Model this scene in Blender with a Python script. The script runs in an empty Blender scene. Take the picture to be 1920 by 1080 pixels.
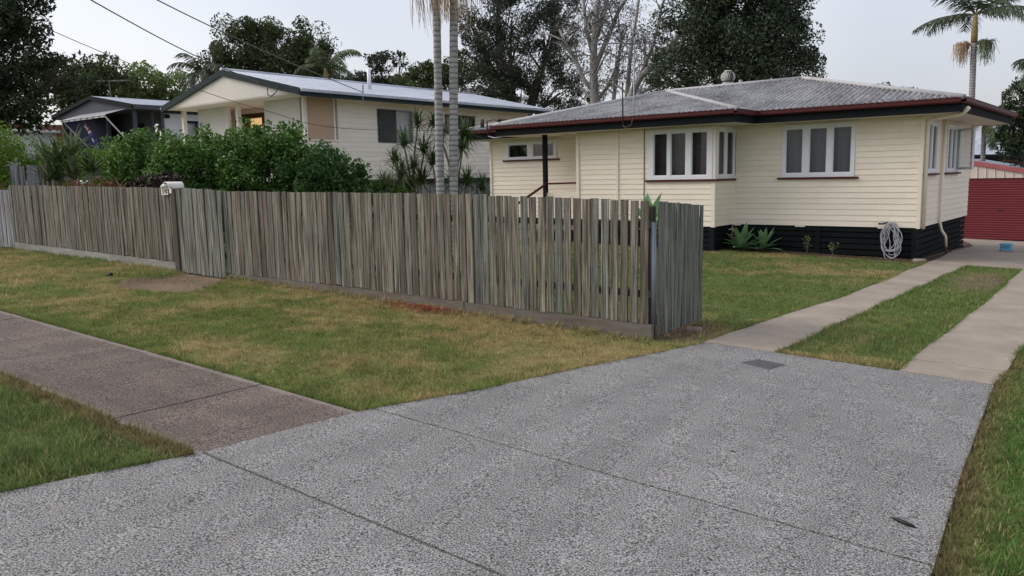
import bpy, math, random
import numpy as np
from mathutils import Matrix, Vector

sc = bpy.context.scene
COL = sc.collection
rnd = random.Random(7)
PI = math.pi

# ------------------------------------------------------------------ camera
# world axes: x runs along the street (to the right), y away from the street, z up; metres
EYE = 1.744
cam_d = bpy.data.cameras.new('camera')
cam = bpy.data.objects.new('camera', cam_d)
COL.objects.link(cam)
cam_d.sensor_width = 36.0
cam_d.lens = 1510.2 / 1920 * 36.0
cam_d.clip_end = 2000
cam_d.clip_start = 0.05
cam.matrix_world = (Matrix.Translation((0, 0, EYE)) @ Matrix.Rotation(0.6795, 4, 'Z')
                    @ Matrix.Rotation(PI / 2 - 0.1378, 4, 'X') @ Matrix.Rotation(-0.0206, 4, 'Z'))
sc.camera = cam

# ------------------------------------------------------------------ world, sun, exposure
SUN_EL, SUN_AZ = math.radians(38), math.radians(243)    # azimuth clockwise from +y
w = bpy.data.worlds.new('World')
sc.world = w
w.use_nodes = True
nt = w.node_tree
nt.nodes.clear()
out = nt.nodes.new('ShaderNodeOutputWorld')
sky = nt.nodes.new('ShaderNodeTexSky')
sky.sky_type = 'NISHITA'
sky.sun_disc = False
sky.sun_elevation = SUN_EL
sky.sun_rotation = SUN_AZ
sky.dust_density = 4.0
b1 = nt.nodes.new('ShaderNodeBackground')
b1.inputs['Strength'].default_value = 0.05
nt.links.new(sky.outputs[0], b1.inputs['Color'])
# even cloud sheet over the whole sky, slightly mottled
tc = nt.nodes.new('ShaderNodeTexCoord')
nz = nt.nodes.new('ShaderNodeTexNoise')
nz.inputs['Scale'].default_value = 2.2
nz.inputs['Detail'].default_value = 4
nz.inputs['Roughness'].default_value = 0.45
nt.links.new(tc.outputs['Generated'], nz.inputs['Vector'])
rp = nt.nodes.new('ShaderNodeValToRGB')
rp.color_ramp.elements[0].position = 0.3
rp.color_ramp.elements[0].color = (0.62, 0.635, 0.70, 1)
rp.color_ramp.elements[1].position = 0.7
rp.color_ramp.elements[1].color = (0.90, 0.905, 0.945, 1)
nt.links.new(nz.outputs['Fac'], rp.inputs['Fac'])
b2 = nt.nodes.new('ShaderNodeBackground')
b2.inputs['Strength'].default_value = 0.60
nt.links.new(rp.outputs['Color'], b2.inputs['Color'])
ad = nt.nodes.new('ShaderNodeAddShader')
nt.links.new(b1.outputs[0], ad.inputs[0])
nt.links.new(b2.outputs[0], ad.inputs[1])
nt.links.new(ad.outputs[0], out.inputs['Surface'])

sun_d = bpy.data.lights.new('sun', 'SUN')
sun_d.energy = 1.5
sun_d.angle = math.radians(40)
sun_d.color = (1.0, 0.96, 0.9)
sun = bpy.data.objects.new('sun', sun_d)
COL.objects.link(sun)
sd = Vector((math.sin(SUN_AZ) * math.cos(SUN_EL), math.cos(SUN_AZ) * math.cos(SUN_EL), math.sin(SUN_EL)))
sun.rotation_euler = sd.to_track_quat('Z', 'Y').to_euler()

vs_ = sc.view_settings
vs_.view_transform = 'Standard'
vs_.look = 'None'
vs_.gamma = 1
vs_.exposure = 0.36
vs_.use_curve_mapping = False
sc.cycles.max_bounces = 8
sc.cycles.transparent_max_bounces = 12

# ------------------------------------------------------------------ helpers: ground height, meshes, objects
def G(x, y):
    x = np.clip(x, -22, 8)
    y = np.clip(y, -6, 31)
    return -0.0018 * np.maximum(y - 20, 0) ** 2 - 0.029 * x - 0.0076 * y - 0.000519 * x * x - 0.0000419 * x * y - 0.000378 * y * y

def g(x, y):
    return float(G(x, y))

ORG = {}

def link(o, parent=None, org=(0, 0, 0)):
    COL.objects.link(o)
    if parent is not None:
        o.parent = parent
    ORG[o] = Vector(org)
    return o

def thing(name, label, cat, loc, group=None):
    o = bpy.data.objects.new(name, None)
    o.empty_display_size = 0.2
    link(o, None, loc)
    o.location = loc
    return tag(o, label, cat, group)

def tag(o, label=None, cat=None, group=None, kind=None):
    if label: o['label'] = label
    if cat: o['category'] = cat
    if group: o['group'] = group
    if kind: o['kind'] = kind
    return o

class MB:
    """collects shapes in world metres; build() links them as one mesh object"""
    def __init__(s):
        s.v, s.f, s.m = [], [], []
    def add(s, verts, faces, mi=0):
        b = len(s.v)
        s.v += [tuple(float(c) for c in p) for p in verts]
        s.f += [tuple(b + i for i in f) for f in faces]
        s.m += [mi] * len(faces)
        return s
    def box(s, x0, x1, y0, y1, z0, z1, mi=0):
        if x0 > x1: x0, x1 = x1, x0
        if y0 > y1: y0, y1 = y1, y0
        return s.add([(x0, y0, z0), (x1, y0, z0), (x1, y1, z0), (x0, y1, z0), (x0, y0, z1), (x1, y0, z1), (x1, y1, z1), (x0, y1, z1)],
                     [(0, 3, 2, 1), (4, 5, 6, 7), (0, 1, 5, 4), (1, 2, 6, 5), (2, 3, 7, 6), (3, 0, 4, 7)], mi)
    def bar(s, a, b, wx, wz, up=(0, 0, 1), mi=0):
        a, b = Vector(a), Vector(b)
        d = (b - a).normalized()
        side = d.cross(Vector(up)).normalized() * (wx / 2)
        u = side.cross(d).normalized() * (wz / 2)
        vs = [p + i * side + j * u for p in (a, b) for i, j in ((-1, -1), (1, -1), (1, 1), (-1, 1))]
        return s.add(vs, [(0, 1, 2, 3), (7, 6, 5, 4), (0, 4, 5, 1), (1, 5, 6, 2), (2, 6, 7, 3), (3, 7, 4, 0)], mi)
    def tube(s, pts, r, n=8, cap=True, mi=0):
        pts = [Vector(p) for p in pts]
        rs = r if isinstance(r, (list, tuple)) else [r] * len(pts)
        vs, fs = [], []
        side = None
        for i, p in enumerate(pts):
            d = (pts[min(i + 1, len(pts) - 1)] - pts[max(i - 1, 0)])
            d = d.normalized() if d.length > 1e-9 else Vector((0, 0, 1))
            if side is None:
                side = d.orthogonal().normalized()
            else:
                side = (side - d * side.dot(d))
                side = side.normalized() if side.length > 1e-6 else d.orthogonal().normalized()
            up = d.cross(side)
            for k in range(n):
                a = 2 * PI * k / n
                vs.append(p + (side * math.cos(a) + up * math.sin(a)) * rs[i])
        for i in range(len(pts) - 1):
            for k in range(n):
                k2 = (k + 1) % n
                fs.append((i * n + k, i * n + k2, (i + 1) * n + k2, (i + 1) * n + k))
        if cap:
            fs.append(tuple(range(n))[::-1])
            fs.append(tuple((len(pts) - 1) * n + k for k in range(n)))
        return s.add(vs, fs, mi)
    def lathe(s, cx, cy, prof, n=16, mi=0):
        vs = [(cx + r * math.cos(2 * PI * k / n), cy + r * math.sin(2 * PI * k / n), z) for r, z in prof for k in range(n)]
        fs = [(i * n + k, i * n + (k + 1) % n, (i + 1) * n + (k + 1) % n, (i + 1) * n + k) for i in range(len(prof) - 1) for k in range(n)]
        return s.add(vs, fs, mi)
    def build(s, name, mats, parent=None, smooth=False, loc=None):
        o_w = ORG[parent] if parent is not None else Vector(loc or (0, 0, 0))
        if parent is not None and loc is not None:
            o_l = Vector(loc) - o_w
            base = Vector(loc)
        else:
            o_l = Vector((0, 0, 0)) if parent is not None else o_w
            base = o_w
        me = bpy.data.meshes.new(name)
        me.from_pydata([(x - base.x, y - base.y, z - base.z) for x, y, z in s.v], [], s.f)
        for m in (mats if isinstance(mats, (list, tuple)) else [mats]):
            me.materials.append(m)
        if any(s.m):
            me.polygons.foreach_set('material_index', s.m)
        if smooth:
            me.polygons.foreach_set('use_smooth', [True] * len(me.polygons))
        me.update()
        o = bpy.data.objects.new(name, me)
        link(o, parent, base)
        o.location = o_l
        return o

def fast_mesh(name, V, F, mat, parent=None, base=(0, 0, 0), col=None, smooth=False):
    """V (n,3) world coordinates, F (m,k) indices"""
    V = np.asarray(V, dtype=np.float32) - np.asarray(base, dtype=np.float32)
    F = np.asarray(F, dtype=np.int32)
    me = bpy.data.meshes.new(name)
    me.vertices.add(len(V))
    me.vertices.foreach_set('co', V.ravel())
    m, k = F.shape
    me.loops.add(m * k)
    me.loops.foreach_set('vertex_index', F.ravel())
    me.polygons.add(m)
    me.polygons.foreach_set('loop_start', np.arange(m, dtype=np.int32) * k)
    me.polygons.foreach_set('loop_total', np.full(m, k, dtype=np.int32))
    if smooth:
        me.polygons.foreach_set('use_smooth', np.ones(m, dtype=bool))
    if col is not None:
        a = me.color_attributes.new('Col', 'FLOAT_COLOR', 'POINT')
        a.data.foreach_set('color', np.column_stack([col, np.ones(len(col))]).astype(np.float32).ravel())
    me.materials.append(mat)
    me.update()
    me.validate()
    o = bpy.data.objects.new(name, me)
    link(o, parent, base)
    o.location = Vector(base) - (ORG[parent] if parent is not None else Vector((0, 0, 0)))
    return o

# ------------------------------------------------------------------ materials
def node(nt, t, ins=None, **attr):
    n = nt.nodes.new('ShaderNode' + t)
    for k, v in attr.items():
        setattr(n, k, v)
    for k, v in (ins or {}).items():
        s = n.inputs[k]
        if isinstance(v, bpy.types.NodeSocket):
            nt.links.new(v, s)
        else:
            s.default_value = v
    return n

def c4(c):
    return (c[0], c[1], c[2], 1.0)

def ramp(nt, fac, stops, interp='LINEAR'):
    n = nt.nodes.new('ShaderNodeValToRGB')
    cr = n.color_ramp
    cr.interpolation = interp
    while len(cr.elements) < len(stops):
        cr.elements.new(0.5)
    for e, (p, c) in zip(cr.elements, stops):
        e.position = p
        e.color = c4(c) if isinstance(c, (tuple, list)) else (c, c, c, 1)
    nt.links.new(fac, n.inputs['Fac'])
    return n.outputs['Color']

def mixc(nt, f, a, b, blend='MIX'):
    n = nt.nodes.new('ShaderNodeMix')
    n.data_type = 'RGBA'
    n.blend_type = blend
    for i, v in ((0, f), (6, a), (7, b)):
        if isinstance(v, bpy.types.NodeSocket):
            nt.links.new(v, n.inputs[i])
        else:
            n.inputs[i].default_value = v if i == 0 else c4(v)
    return n.outputs[2]

def new_mat(name):
    m = bpy.data.materials.new(name)
    m.use_nodes = True
    nt = m.node_tree
    nt.nodes.clear()
    o = nt.nodes.new('ShaderNodeOutputMaterial')
    return m, nt, o

def coords(nt, stretch=(1, 1, 1), rand=False, world=False):
    if world:
        src = node(nt, 'NewGeometry').outputs['Position']
    else:
        src = node(nt, 'TexCoord').outputs['Object']
    if rand:
        r = node(nt, 'ObjectInfo').outputs['Random']
        off = node(nt, 'VectorMath', {0: (37.0, 91.0, 53.0)}, operation='SCALE')
        nt.links.new(r, off.inputs['Scale'])
        src = node(nt, 'VectorMath', {0: src, 1: off.outputs[0]}, operation='ADD').outputs[0]
    return node(nt, 'VectorMath', {0: src, 1: stretch}, operation='MULTIPLY').outputs[0]

def noise(nt, vec, scale, detail=4, rough=0.55):
    return node(nt, 'TexNoise', {'Vector': vec, 'Scale': scale, 'Detail': detail, 'Roughness': rough}).outputs['Fac']

def bump(nt, h, strength=0.3, dist=0.01):
    return node(nt, 'Bump', {'Height': h, 'Strength': strength, 'Distance': dist}).outputs[0]

def plain(name, col, rough=0.6, var=0.12, scale=6, stretch=(1, 1, 1), fine=0.0, fscale=120, bmp=0.0, rand=0.0, spec=0.3,
          metal=0.0, dirt=None, dscale=1.5, damt=0.5, world=True):
    """a painted, mineral or metal surface: base colour with slow and fine mottling, optional dirt of its own shape"""
    m, nt, o = new_mat(name)
    v = coords(nt, stretch, rand > 0, world and not rand)
    n1 = noise(nt, v, scale)
    c = mixc(nt, 1.0, col, ramp(nt, n1, [(0.25, 1 - var), (0.75, 1 + var)]), 'MULTIPLY')
    if fine:
        n2 = noise(nt, v, fscale, 2)
        c = mixc(nt, 1.0, c, ramp(nt, n2, [(0.3, 1 - fine), (0.7, 1 + fine)]), 'MULTIPLY')
    if dirt:
        n3 = noise(nt, v, dscale, 6, 0.65)
        f = ramp(nt, n3, [(0.48, 0.0), (0.72, damt)])
        c = mixc(nt, f, c, dirt)
    if rand:
        r = node(nt, 'ObjectInfo').outputs['Random']
        c = mixc(nt, 1.0, c, ramp(nt, r, [(0.0, 1 - rand), (1.0, 1 + rand)]), 'MULTIPLY')
    p = node(nt, 'BsdfPrincipled', {'Base Color': c, 'Roughness': rough, 'Metallic': metal, 'Specular IOR Level': spec})
    if bmp:
        nt.links.new(bump(nt, noise(nt, v, fscale, 3), bmp, 0.006), p.inputs['Normal'])
    nt.links.new(p.outputs[0], o.inputs['Surface'])
    return m

def paling_mat(name, stops, grain=(9, 9, 2.2), moss=(0.10, 0.13, 0.08)):
    """weathered sawn timber; every board takes its own tone"""
    m, nt, o = new_mat(name)
    r = node(nt, 'ObjectInfo').outputs['Random']
    base = ramp(nt, r, stops)
    v = coords(nt, grain, True)
    v2 = coords(nt, (1, 1, 1), True)
    gr = noise(nt, v, 1.0, 5, 0.65)
    c = mixc(nt, 1.0, base, ramp(nt, gr, [(0.32, 0.32), (0.46, 0.85), (0.58, 1.3), (0.72, 2.1)]), 'MULTIPLY')
    st = noise(nt, coords(nt, (3, 3, 1.6), True), 1.0, 5, 0.65)
    c = mixc(nt, ramp(nt, st, [(0.43, 0.0), (0.62, 0.85)]), c, (0.042, 0.037, 0.032))
    ms = noise(nt, v2, 3.0, 4)
    c = mixc(nt, ramp(nt, ms, [(0.5, 0.0), (0.8, 0.25)]), c, moss)
    kn = node(nt, 'TexVoronoi', {'Vector': coords(nt, (2.5, 2.5, 7), True), 'Scale': 1.0}).outputs['Distance']
    c = mixc(nt, ramp(nt, kn, [(0.05, 0.75), (0.13, 0.0)]), c, (0.04, 0.03, 0.024))
    p = node(nt, 'BsdfPrincipled', {'Base Color': c, 'Roughness': 0.9, 'Specular IOR Level': 0.15})
    nt.links.new(bump(nt, gr, 0.5, 0.004), p.inputs['Normal'])
    nt.links.new(p.outputs[0], o.inputs['Surface'])
    return m

def leaf_mat(name, c1, c2, c3=None, trans=0.25, rough=0.5, clump=0.6):
    """every leaf its own green, between c1 and c2 (now and then c3)"""
    m, nt, o = new_mat(name)
    r = node(nt, 'NewGeometry').outputs['Random Per Island']
    stops = [(0.0, c1), (0.85, c2)]
    if c3: stops.append((1.0, c3))
    c = ramp(nt, r, stops)
    n1 = noise(nt, coords(nt, world=True), clump, 3)
    c = mixc(nt, 1.0, c, ramp(nt, n1, [(0.3, 0.75), (0.7, 1.25)]), 'MULTIPLY')
    p = node(nt, 'BsdfPrincipled', {'Base Color': c, 'Roughness': rough, 'Specular IOR Level': 0.14})
    t = node(nt, 'BsdfTranslucent', {'Color': c})
    mx = node(nt, 'MixShader', {0: trans})
    nt.links.new(p.outputs[0], mx.inputs[1])
    nt.links.new(t.outputs[0], mx.inputs[2])
    nt.links.new(mx.outputs[0], o.inputs['Surface'])
    return m

def attr_mat(name, trans=0.0, fine=0.25, fscale=60, rough=0.9):
    m, nt, o = new_mat(name)
    c = node(nt, 'Attribute', attribute_name='Col').outputs['Color']
    v = coords(nt, world=True)
    c = mixc(nt, 1.0, c, ramp(nt, noise(nt, v, fscale, 4, 0.7), [(0.3, 1 - fine), (0.7, 1 + fine)]), 'MULTIPLY')
    p = node(nt, 'BsdfPrincipled', {'Base Color': c, 'Roughness': rough, 'Specular IOR Level': 0.12})
    last = p.outputs[0]
    if trans:
        t = node(nt, 'BsdfTranslucent', {'Color': c})
        mx = node(nt, 'MixShader', {0: trans})
        nt.links.new(last, mx.inputs[1])
        nt.links.new(t.outputs[0], mx.inputs[2])
        last = mx.outputs[0]
    else:
        nt.links.new(bump(nt, noise(nt, v, 90, 4), 0.6, 0.02), p.inputs['Normal'])
    nt.links.new(last, o.inputs['Surface'])
    return m

def aggregate_mat(name, light, dark, mid, scale=95, lo=0.42, hi=0.58, stain=0.12, tint=None, margin=None):
    """exposed aggregate concrete: light stones, dark stones, paste between"""
    m, nt, o = new_mat(name)
    v = coords(nt, world=True)
    n1 = noise(nt, v, scale, 3, 0.7)
    c = ramp(nt, n1, [(lo - 0.06, dark), (lo + 0.02, mid), (hi, light)])
    n0 = noise(nt, v, scale * 0.6, 2)
    c = mixc(nt, ramp(nt, n0, [(0.63, 0.0), (0.68, 0.6)]), c, dark)
    n5 = noise(nt, coords(nt, (2.2, 0.25, 1), world=True), 1.6, 5, 0.6)
    c = mixc(nt, 1.0, c, ramp(nt, n5, [(0.3, 1 - stain * 0.9), (0.7, 1 + stain * 0.7)]), 'MULTIPLY')
    n2 = noise(nt, v, 0.9, 5, 0.6)
    c = mixc(nt, 1.0, c, ramp(nt, n2, [(0.3, 1 - stain), (0.7, 1 + stain)]), 'MULTIPLY')
    n3 = noise(nt, coords(nt, (0.7, 3.0, 1), world=True), 2.0, 5, 0.6)
    c = mixc(nt, 1.0, c, ramp(nt, n3, [(0.3, 1 - stain * 0.6), (0.7, 1 + stain * 0.6)]), 'MULTIPLY')
    if tint:
        n4 = noise(nt, v, 1.7, 5, 0.7)
        c = mixc(nt, ramp(nt, n4, [(0.5, 0.0), (0.75, 0.5)]), c, tint)
    if margin:   # trowelled margin along both long edges of the path
        yy = node(nt, 'SeparateXYZ', {0: node(nt, 'NewGeometry').outputs['Position']}).outputs['Y']
        wob = node(nt, 'Math', {0: noise(nt, v, 7, 4), 1: 0.10}, operation='MULTIPLY').outputs[0]
        d = node(nt, 'Math', {0: node(nt, 'Math', {0: yy, 1: (margin[0] + margin[1]) / 2}, operation='SUBTRACT').outputs[0]}, operation='ABSOLUTE').outputs[0]
        d = node(nt, 'Math', {0: d, 1: wob}, operation='ADD').outputs[0]
        h = (margin[1] - margin[0]) / 2
        c = mixc(nt, ramp(nt, node(nt, 'Math', {0: d, 1: h - 0.02}, operation='SUBTRACT').outputs[0], [(0.0, 0.0), (0.045, 0.6)]), c, (0.30, 0.26, 0.235))
    p = node(nt, 'BsdfPrincipled', {'Base Color': c, 'Roughness': 0.85, 'Specular IOR Level': 0.2})
    nt.links.new(bump(nt, n1, 0.5, 0.004), p.inputs['Normal'])
    nt.links.new(p.outputs[0], o.inputs['Surface'])
    return m

def glass_mat(name, tint=(0.85, 0.87, 0.89), base=0.0):
    m, nt, o = new_mat(name)
    fr = node(nt, 'Fresnel', {'IOR': 1.5}).outputs[0]
    f = node(nt, 'Math', {0: fr, 1: base}, operation='ADD').outputs[0]
    t = node(nt, 'BsdfTransparent', {'Color': c4(tint)})
    gl = node(nt, 'BsdfGlossy', {'Color': (0.9, 0.92, 0.95, 1), 'Roughness': 0.03})
    mx = node(nt, 'MixShader', {0: f})
    nt.links.new(t.outputs[0], mx.inputs[1])
    nt.links.new(gl.outputs[0], mx.inputs[2])
    nt.links.new(mx.outputs[0], o.inputs['Surface'])
    return m

def iron_mat(name, base, stain, pale, amt=0.6, rough=0.55, metal=0.35, dirs=(1, 1, 1)):
    """corrugated iron: dull zinc with blotches of lichen and rust-dark streaks"""
    m, nt, o = new_mat(name)
    v = coords(nt, world=True)
    n1 = noise(nt, v, 1.1, 6, 0.65)
    c = mixc(nt, ramp(nt, n1, [(0.35, 0.0), (0.65, amt)]), base, stain)
    n2 = noise(nt, v, 14, 4, 0.7)
    c = mixc(nt, ramp(nt, n2, [(0.52, 0.0), (0.66, 0.75)]), c, pale)
    n3 = noise(nt, coords(nt, (9, 1.2, 1), world=True), 1.0, 4, 0.6)
    c = mixc(nt, 1.0, c, ramp(nt, n3, [(0.3, 0.78), (0.7, 1.2)]), 'MULTIPLY')
    p = node(nt, 'BsdfPrincipled', {'Base Color': c, 'Roughness': rough, 'Metallic': metal, 'Specular IOR Level': 0.3})
    nt.links.new(p.outputs[0], o.inputs['Surface'])
    return m

MT = {}
MT['ground'] = attr_mat('ground_soil', 0, 0.35, 45)
MT['grass'] = attr_mat('grass_blades', 0.3, 0.15, 8, 0.7)
MT['drive'] = aggregate_mat('driveway_aggregate', (0.385, 0.378, 0.372), (0.022, 0.022, 0.022), (0.15, 0.148, 0.146), 110, 0.45, 0.60, 0.13)
MT['path'] = aggregate_mat('footpath_aggregate', (0.235, 0.188, 0.165), (0.025, 0.019, 0.016), (0.08, 0.062, 0.053), 75, 0.42, 0.62, 0.22, (0.095, 0.072, 0.062), (2.448, 3.646))
MT['strip'] = plain('strip_concrete', (0.31, 0.262, 0.215), 0.9, 0.18, 1.6, fine=0.14, fscale=60, bmp=0.3, dirt=(0.20, 0.165, 0.135), dscale=1.3, damt=0.5)
MT['joint'] = plain('joint_dirt', (0.05, 0.045, 0.04), 0.95, 0.2, 20)
MT['paling'] = paling_mat('old_palings', [(0.0, (0.15, 0.132, 0.106)), (0.18, (0.20, 0.19, 0.157)), (0.36, (0.265, 0.238, 0.188)), (0.5, (0.17, 0.14, 0.106)),
                                          (0.64, (0.22, 0.21, 0.178)), (0.78, (0.175, 0.186, 0.166)), (0.9, (0.30, 0.272, 0.218)), (1.0, (0.125, 0.104, 0.083))])
MT['paling_green'] = paling_mat('green_palings', [(0.0, (0.175, 0.182, 0.155)), (0.4, (0.23, 0.235, 0.20)), (0.7, (0.195, 0.205, 0.18)), (1.0, (0.26, 0.26, 0.215))])
MT['paling_grey'] = paling_mat('grey_palings', [(0.0, (0.27, 0.28, 0.30)), (0.5, (0.35, 0.35, 0.37)), (1.0, (0.22, 0.23, 0.25))])
MT['plinth'] = plain('plinth_board', (0.165, 0.145, 0.125), 0.9, 0.2, 4, (1, 4, 6), 0.15, 40, 0.3, 0.12, 0.15, dirt=(0.10, 0.075, 0.06), dscale=1.2, damt=0.7)
MT['plinth_pale'] = plain('pale_plinth_board', (0.29, 0.285, 0.26), 0.9, 0.2, 4, (1, 4, 6), 0.15, 40, 0.3, 0.12, 0.15, dirt=(0.13, 0.12, 0.10), dscale=1.2, damt=0.6)
MT['old_post'] = plain('dark_post_timber', (0.075, 0.062, 0.05), 0.9, 0.25, 8, (6, 6, 0.7), 0.15, 60, 0.3)
MT['cream'] = plain('cream_weatherboard', (0.87, 0.785, 0.665), 0.6, 0.04, 2.0, fine=0.03, fscale=50, rand=0.025, spec=0.25, dirt=(0.62, 0.54, 0.43), dscale=0.9, damt=0.25)
MT['cream_trim'] = plain('cream_trim', (0.85, 0.765, 0.645), 0.5, 0.05, 3)
MT['soffit'] = plain('soffit_sheet', (0.66, 0.61, 0.53), 0.7, 0.06, 2)
MT['white'] = plain('white_frame_paint', (0.78, 0.79, 0.83), 0.45, 0.04, 4)
MT['maroon'] = plain('maroon_paint', (0.085, 0.020, 0.022), 0.55, 0.15, 5, fine=0.06, spec=0.2)
MT['fascia'] = plain('dark_fascia_paint', (0.013, 0.016, 0.019), 0.8, 0.15, 4, spec=0.08)
MT['slat'] = plain('black_slat_paint', (0.011, 0.014, 0.015), 0.85, 0.2, 6, rand=0.18, spec=0.08)
MT['void'] = plain('underfloor_dark', (0.012, 0.012, 0.012), 0.9, 0.1, 3)  # near-black for the unlit space under the floors; the bearer shares it
MT['roof_old'] = iron_mat('weathered_iron', (0.33, 0.325, 0.33), (0.11, 0.10, 0.097), (0.62, 0.61, 0.61), 0.85, 0.5, 0.25)
MT['ridge'] = plain('ridge_capping', (0.38, 0.38, 0.39), 0.6, 0.15, 5, dirt=(0.25, 0.24, 0.24), dscale=3)
MT['roof_new'] = iron_mat('pale_iron', (0.44, 0.475, 0.545), (0.36, 0.39, 0.45), (0.52, 0.55, 0.61), 0.4, 0.4, 0.3)
MT['roof_left'] = iron_mat('blue_grey_iron', (0.33, 0.36, 0.44), (0.22, 0.24, 0.30), (0.42, 0.44, 0.50), 0.5, 0.45, 0.25)
MT['glass'] = glass_mat('window_glass')
MT['glass_dark'] = glass_mat('dark_window_glass', (0.25, 0.27, 0.32), 0.03)
MT['curtain'] = plain('grey_curtain', (0.21, 0.215, 0.235), 0.9, 0.12, 2, (6, 6, 0.6))
MT['curtain_brown'] = plain('brown_blind', (0.15, 0.12, 0.105), 0.9, 0.12, 2, (0.5, 0.5, 8))
MT['curtain_white'] = plain('white_curtain', (0.66, 0.65, 0.63), 0.9, 0.08, 2, (6, 6, 0.6))
MT['room'] = plain('room_dark_lining', (0.07, 0.068, 0.065), 0.9, 0.05, 2)  # dimness of the unlit rooms is put into this dark colour
MT['midboard'] = plain('offwhite_weatherboard', (0.82, 0.755, 0.685), 0.55, 0.05, 2, rand=0.03, dirt=(0.56, 0.51, 0.45), dscale=0.8, damt=0.25)
MT['midsheet'] = plain('pale_wall_sheet', (0.68, 0.67, 0.67), 0.6, 0.05, 1.5)
MT['midgable'] = plain('gable_sheet', (0.80, 0.75, 0.70), 0.6, 0.04, 1.5)
MT['slate'] = plain('slate_fascia', (0.030, 0.043, 0.050), 0.7, 0.12, 4, spec=0.12)
MT['blind'] = plain('tan_roller_blind', (0.50, 0.36, 0.265), 0.85, 0.06, 1.5, (1, 1, 3), 0.04)
MT['screen'] = plain('security_screen', (0.02, 0.02, 0.022), 0.5)
MT['mesh_grey'] = plain('screen_lattice', (0.20, 0.20, 0.205), 0.5)
MT['door'] = plain('dark_door_timber', (0.06, 0.035, 0.02), 0.5, 0.2, 5)
MT['house_left'] = plain('dark_blue_grey_wall', (0.075, 0.082, 0.105), 0.7, 0.08, 2, spec=0.15)
MT['house_left_white'] = plain('white_side_wall', (0.62, 0.63, 0.67), 0.6, 0.05, 2)
MT['navy'] = plain('navy_paint', (0.012, 0.015, 0.038), 0.85, 0.15, 3, spec=0.08)
MT['awning'] = plain('awning_slat', (0.34, 0.34, 0.36), 0.6, 0.1, 4)
MT['awning_dark'] = plain('awning_slat_dark', (0.07, 0.07, 0.08), 0.6, 0.1, 4)
MT['galv'] = plain('galvanised_pipe', (0.26, 0.275, 0.305), 0.45, 0.1, 8, metal=0.5)
MT['rusty'] = plain('dark_rusty_steel', (0.06, 0.05, 0.045), 0.7, 0.3, 20)
MT['red_door'] = plain('red_roller_door', (0.17, 0.030, 0.037), 0.6, 0.1, 2, fine=0.04, spec=0.2, dirt=(0.11, 0.026, 0.03), dscale=1.0, damt=0.5)
MT['pink_cap'] = plain('faded_red_barge', (0.38, 0.115, 0.12), 0.5, 0.1, 3)
MT['ribbed'] = plain('cream_ribbed_sheet', (0.62, 0.55, 0.49), 0.5, 0.06, 3)
MT['toy'] = plain('light_blue_plastic', (0.13, 0.42, 0.60), 0.35, 0.06, 8)
MT['toy_dark'] = plain('blue_plastic', (0.06, 0.22, 0.36), 0.4, 0.06, 8)
MT['hose'] = plain('grey_hose', (0.42, 0.42, 0.46), 0.4, 0.1, 10)
MT['black'] = plain('black_rubber', (0.012, 0.012, 0.013), 0.5)
MT['mailbox'] = plain('white_mailbox_enamel', (0.72, 0.70, 0.655), 0.45, 0.06, 10, dirt=(0.45, 0.40, 0.34), dscale=6, damt=0.5)
MT['plate'] = plain('number_plate', (0.60, 0.59, 0.56), 0.5, 0.1, 20)
MT['pit'] = plain('cast_iron_lid', (0.085, 0.085, 0.092), 0.7, 0.2, 20, fine=0.3, fscale=110, bmp=0.4)
MT['stone'] = plain('flat_stone', (0.22, 0.17, 0.14), 0.9, 0.2, 10, bmp=0.4)
MT['bark_pale'] = plain('pale_gum_bark', (0.36, 0.345, 0.335), 0.8, 0.3, 1.5, (1, 1, 0.5), 0.15, 12, dirt=(0.16, 0.14, 0.13), dscale=1.4, damt=0.7)
MT['bark_dark'] = plain('dark_bark', (0.085, 0.07, 0.058), 0.9, 0.3, 5, (1, 1, 0.3))
MT['stem'] = plain('cane_stem', (0.20, 0.17, 0.13), 0.85, 0.25, 8)
MT['wire'] = plain('overhead_wire', (0.03, 0.03, 0.032), 0.6)
MT['wire_pale'] = plain('old_service_wire', (0.13, 0.125, 0.12), 0.6)
MT['straw'] = leaf_mat('dry_palm_strands', (0.42, 0.27, 0.16), (0.62, 0.48, 0.34), None, 0.2)
MT['redmulch'] = leaf_mat('red_bark_chips', (0.16, 0.035, 0.022), (0.28, 0.075, 0.045), (0.30, 0.16, 0.09), 0.0, 0.8)
MT['litter'] = leaf_mat('dead_leaf_litter', (0.10, 0.07, 0.045), (0.20, 0.14, 0.09), (0.30, 0.22, 0.14), 0.0, 0.8)
MT['hedge'] = leaf_mat('hedge_leaves', (0.045, 0.105, 0.022), (0.115, 0.235, 0.048), (0.30, 0.38, 0.18), 0.25, 0.4, 1.6)
MT['hedge_dark'] = leaf_mat('dark_hedge_leaves', (0.034, 0.085, 0.026), (0.085, 0.175, 0.048), (0.2, 0.3, 0.12), 0.22, 0.4, 1.6)
MT['hedge_lime'] = leaf_mat('lime_hedge_leaves', (0.08, 0.15, 0.02), (0.19, 0.31, 0.045), None, 0.3, 0.5, 1.5)
MT['tree_dark'] = leaf_mat('dark_tree_leaves', (0.019, 0.030, 0.015), (0.056, 0.080, 0.037), None, 0.12, 0.5, 0.5)
MT['tree_mid'] = leaf_mat('mid_tree_leaves', (0.036, 0.054, 0.022), (0.105, 0.135, 0.055), None, 0.2, 0.5, 0.5)
MT['tree_light'] = leaf_mat('light_tree_leaves', (0.085, 0.13, 0.04), (0.21, 0.27, 0.095), None, 0.3, 0.5, 0.4)
MT['fig'] = leaf_mat('fig_leaves', (0.030, 0.048, 0.028), (0.085, 0.115, 0.068), (0.13, 0.155, 0.10), 0.12, 0.35, 0.5)
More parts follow.
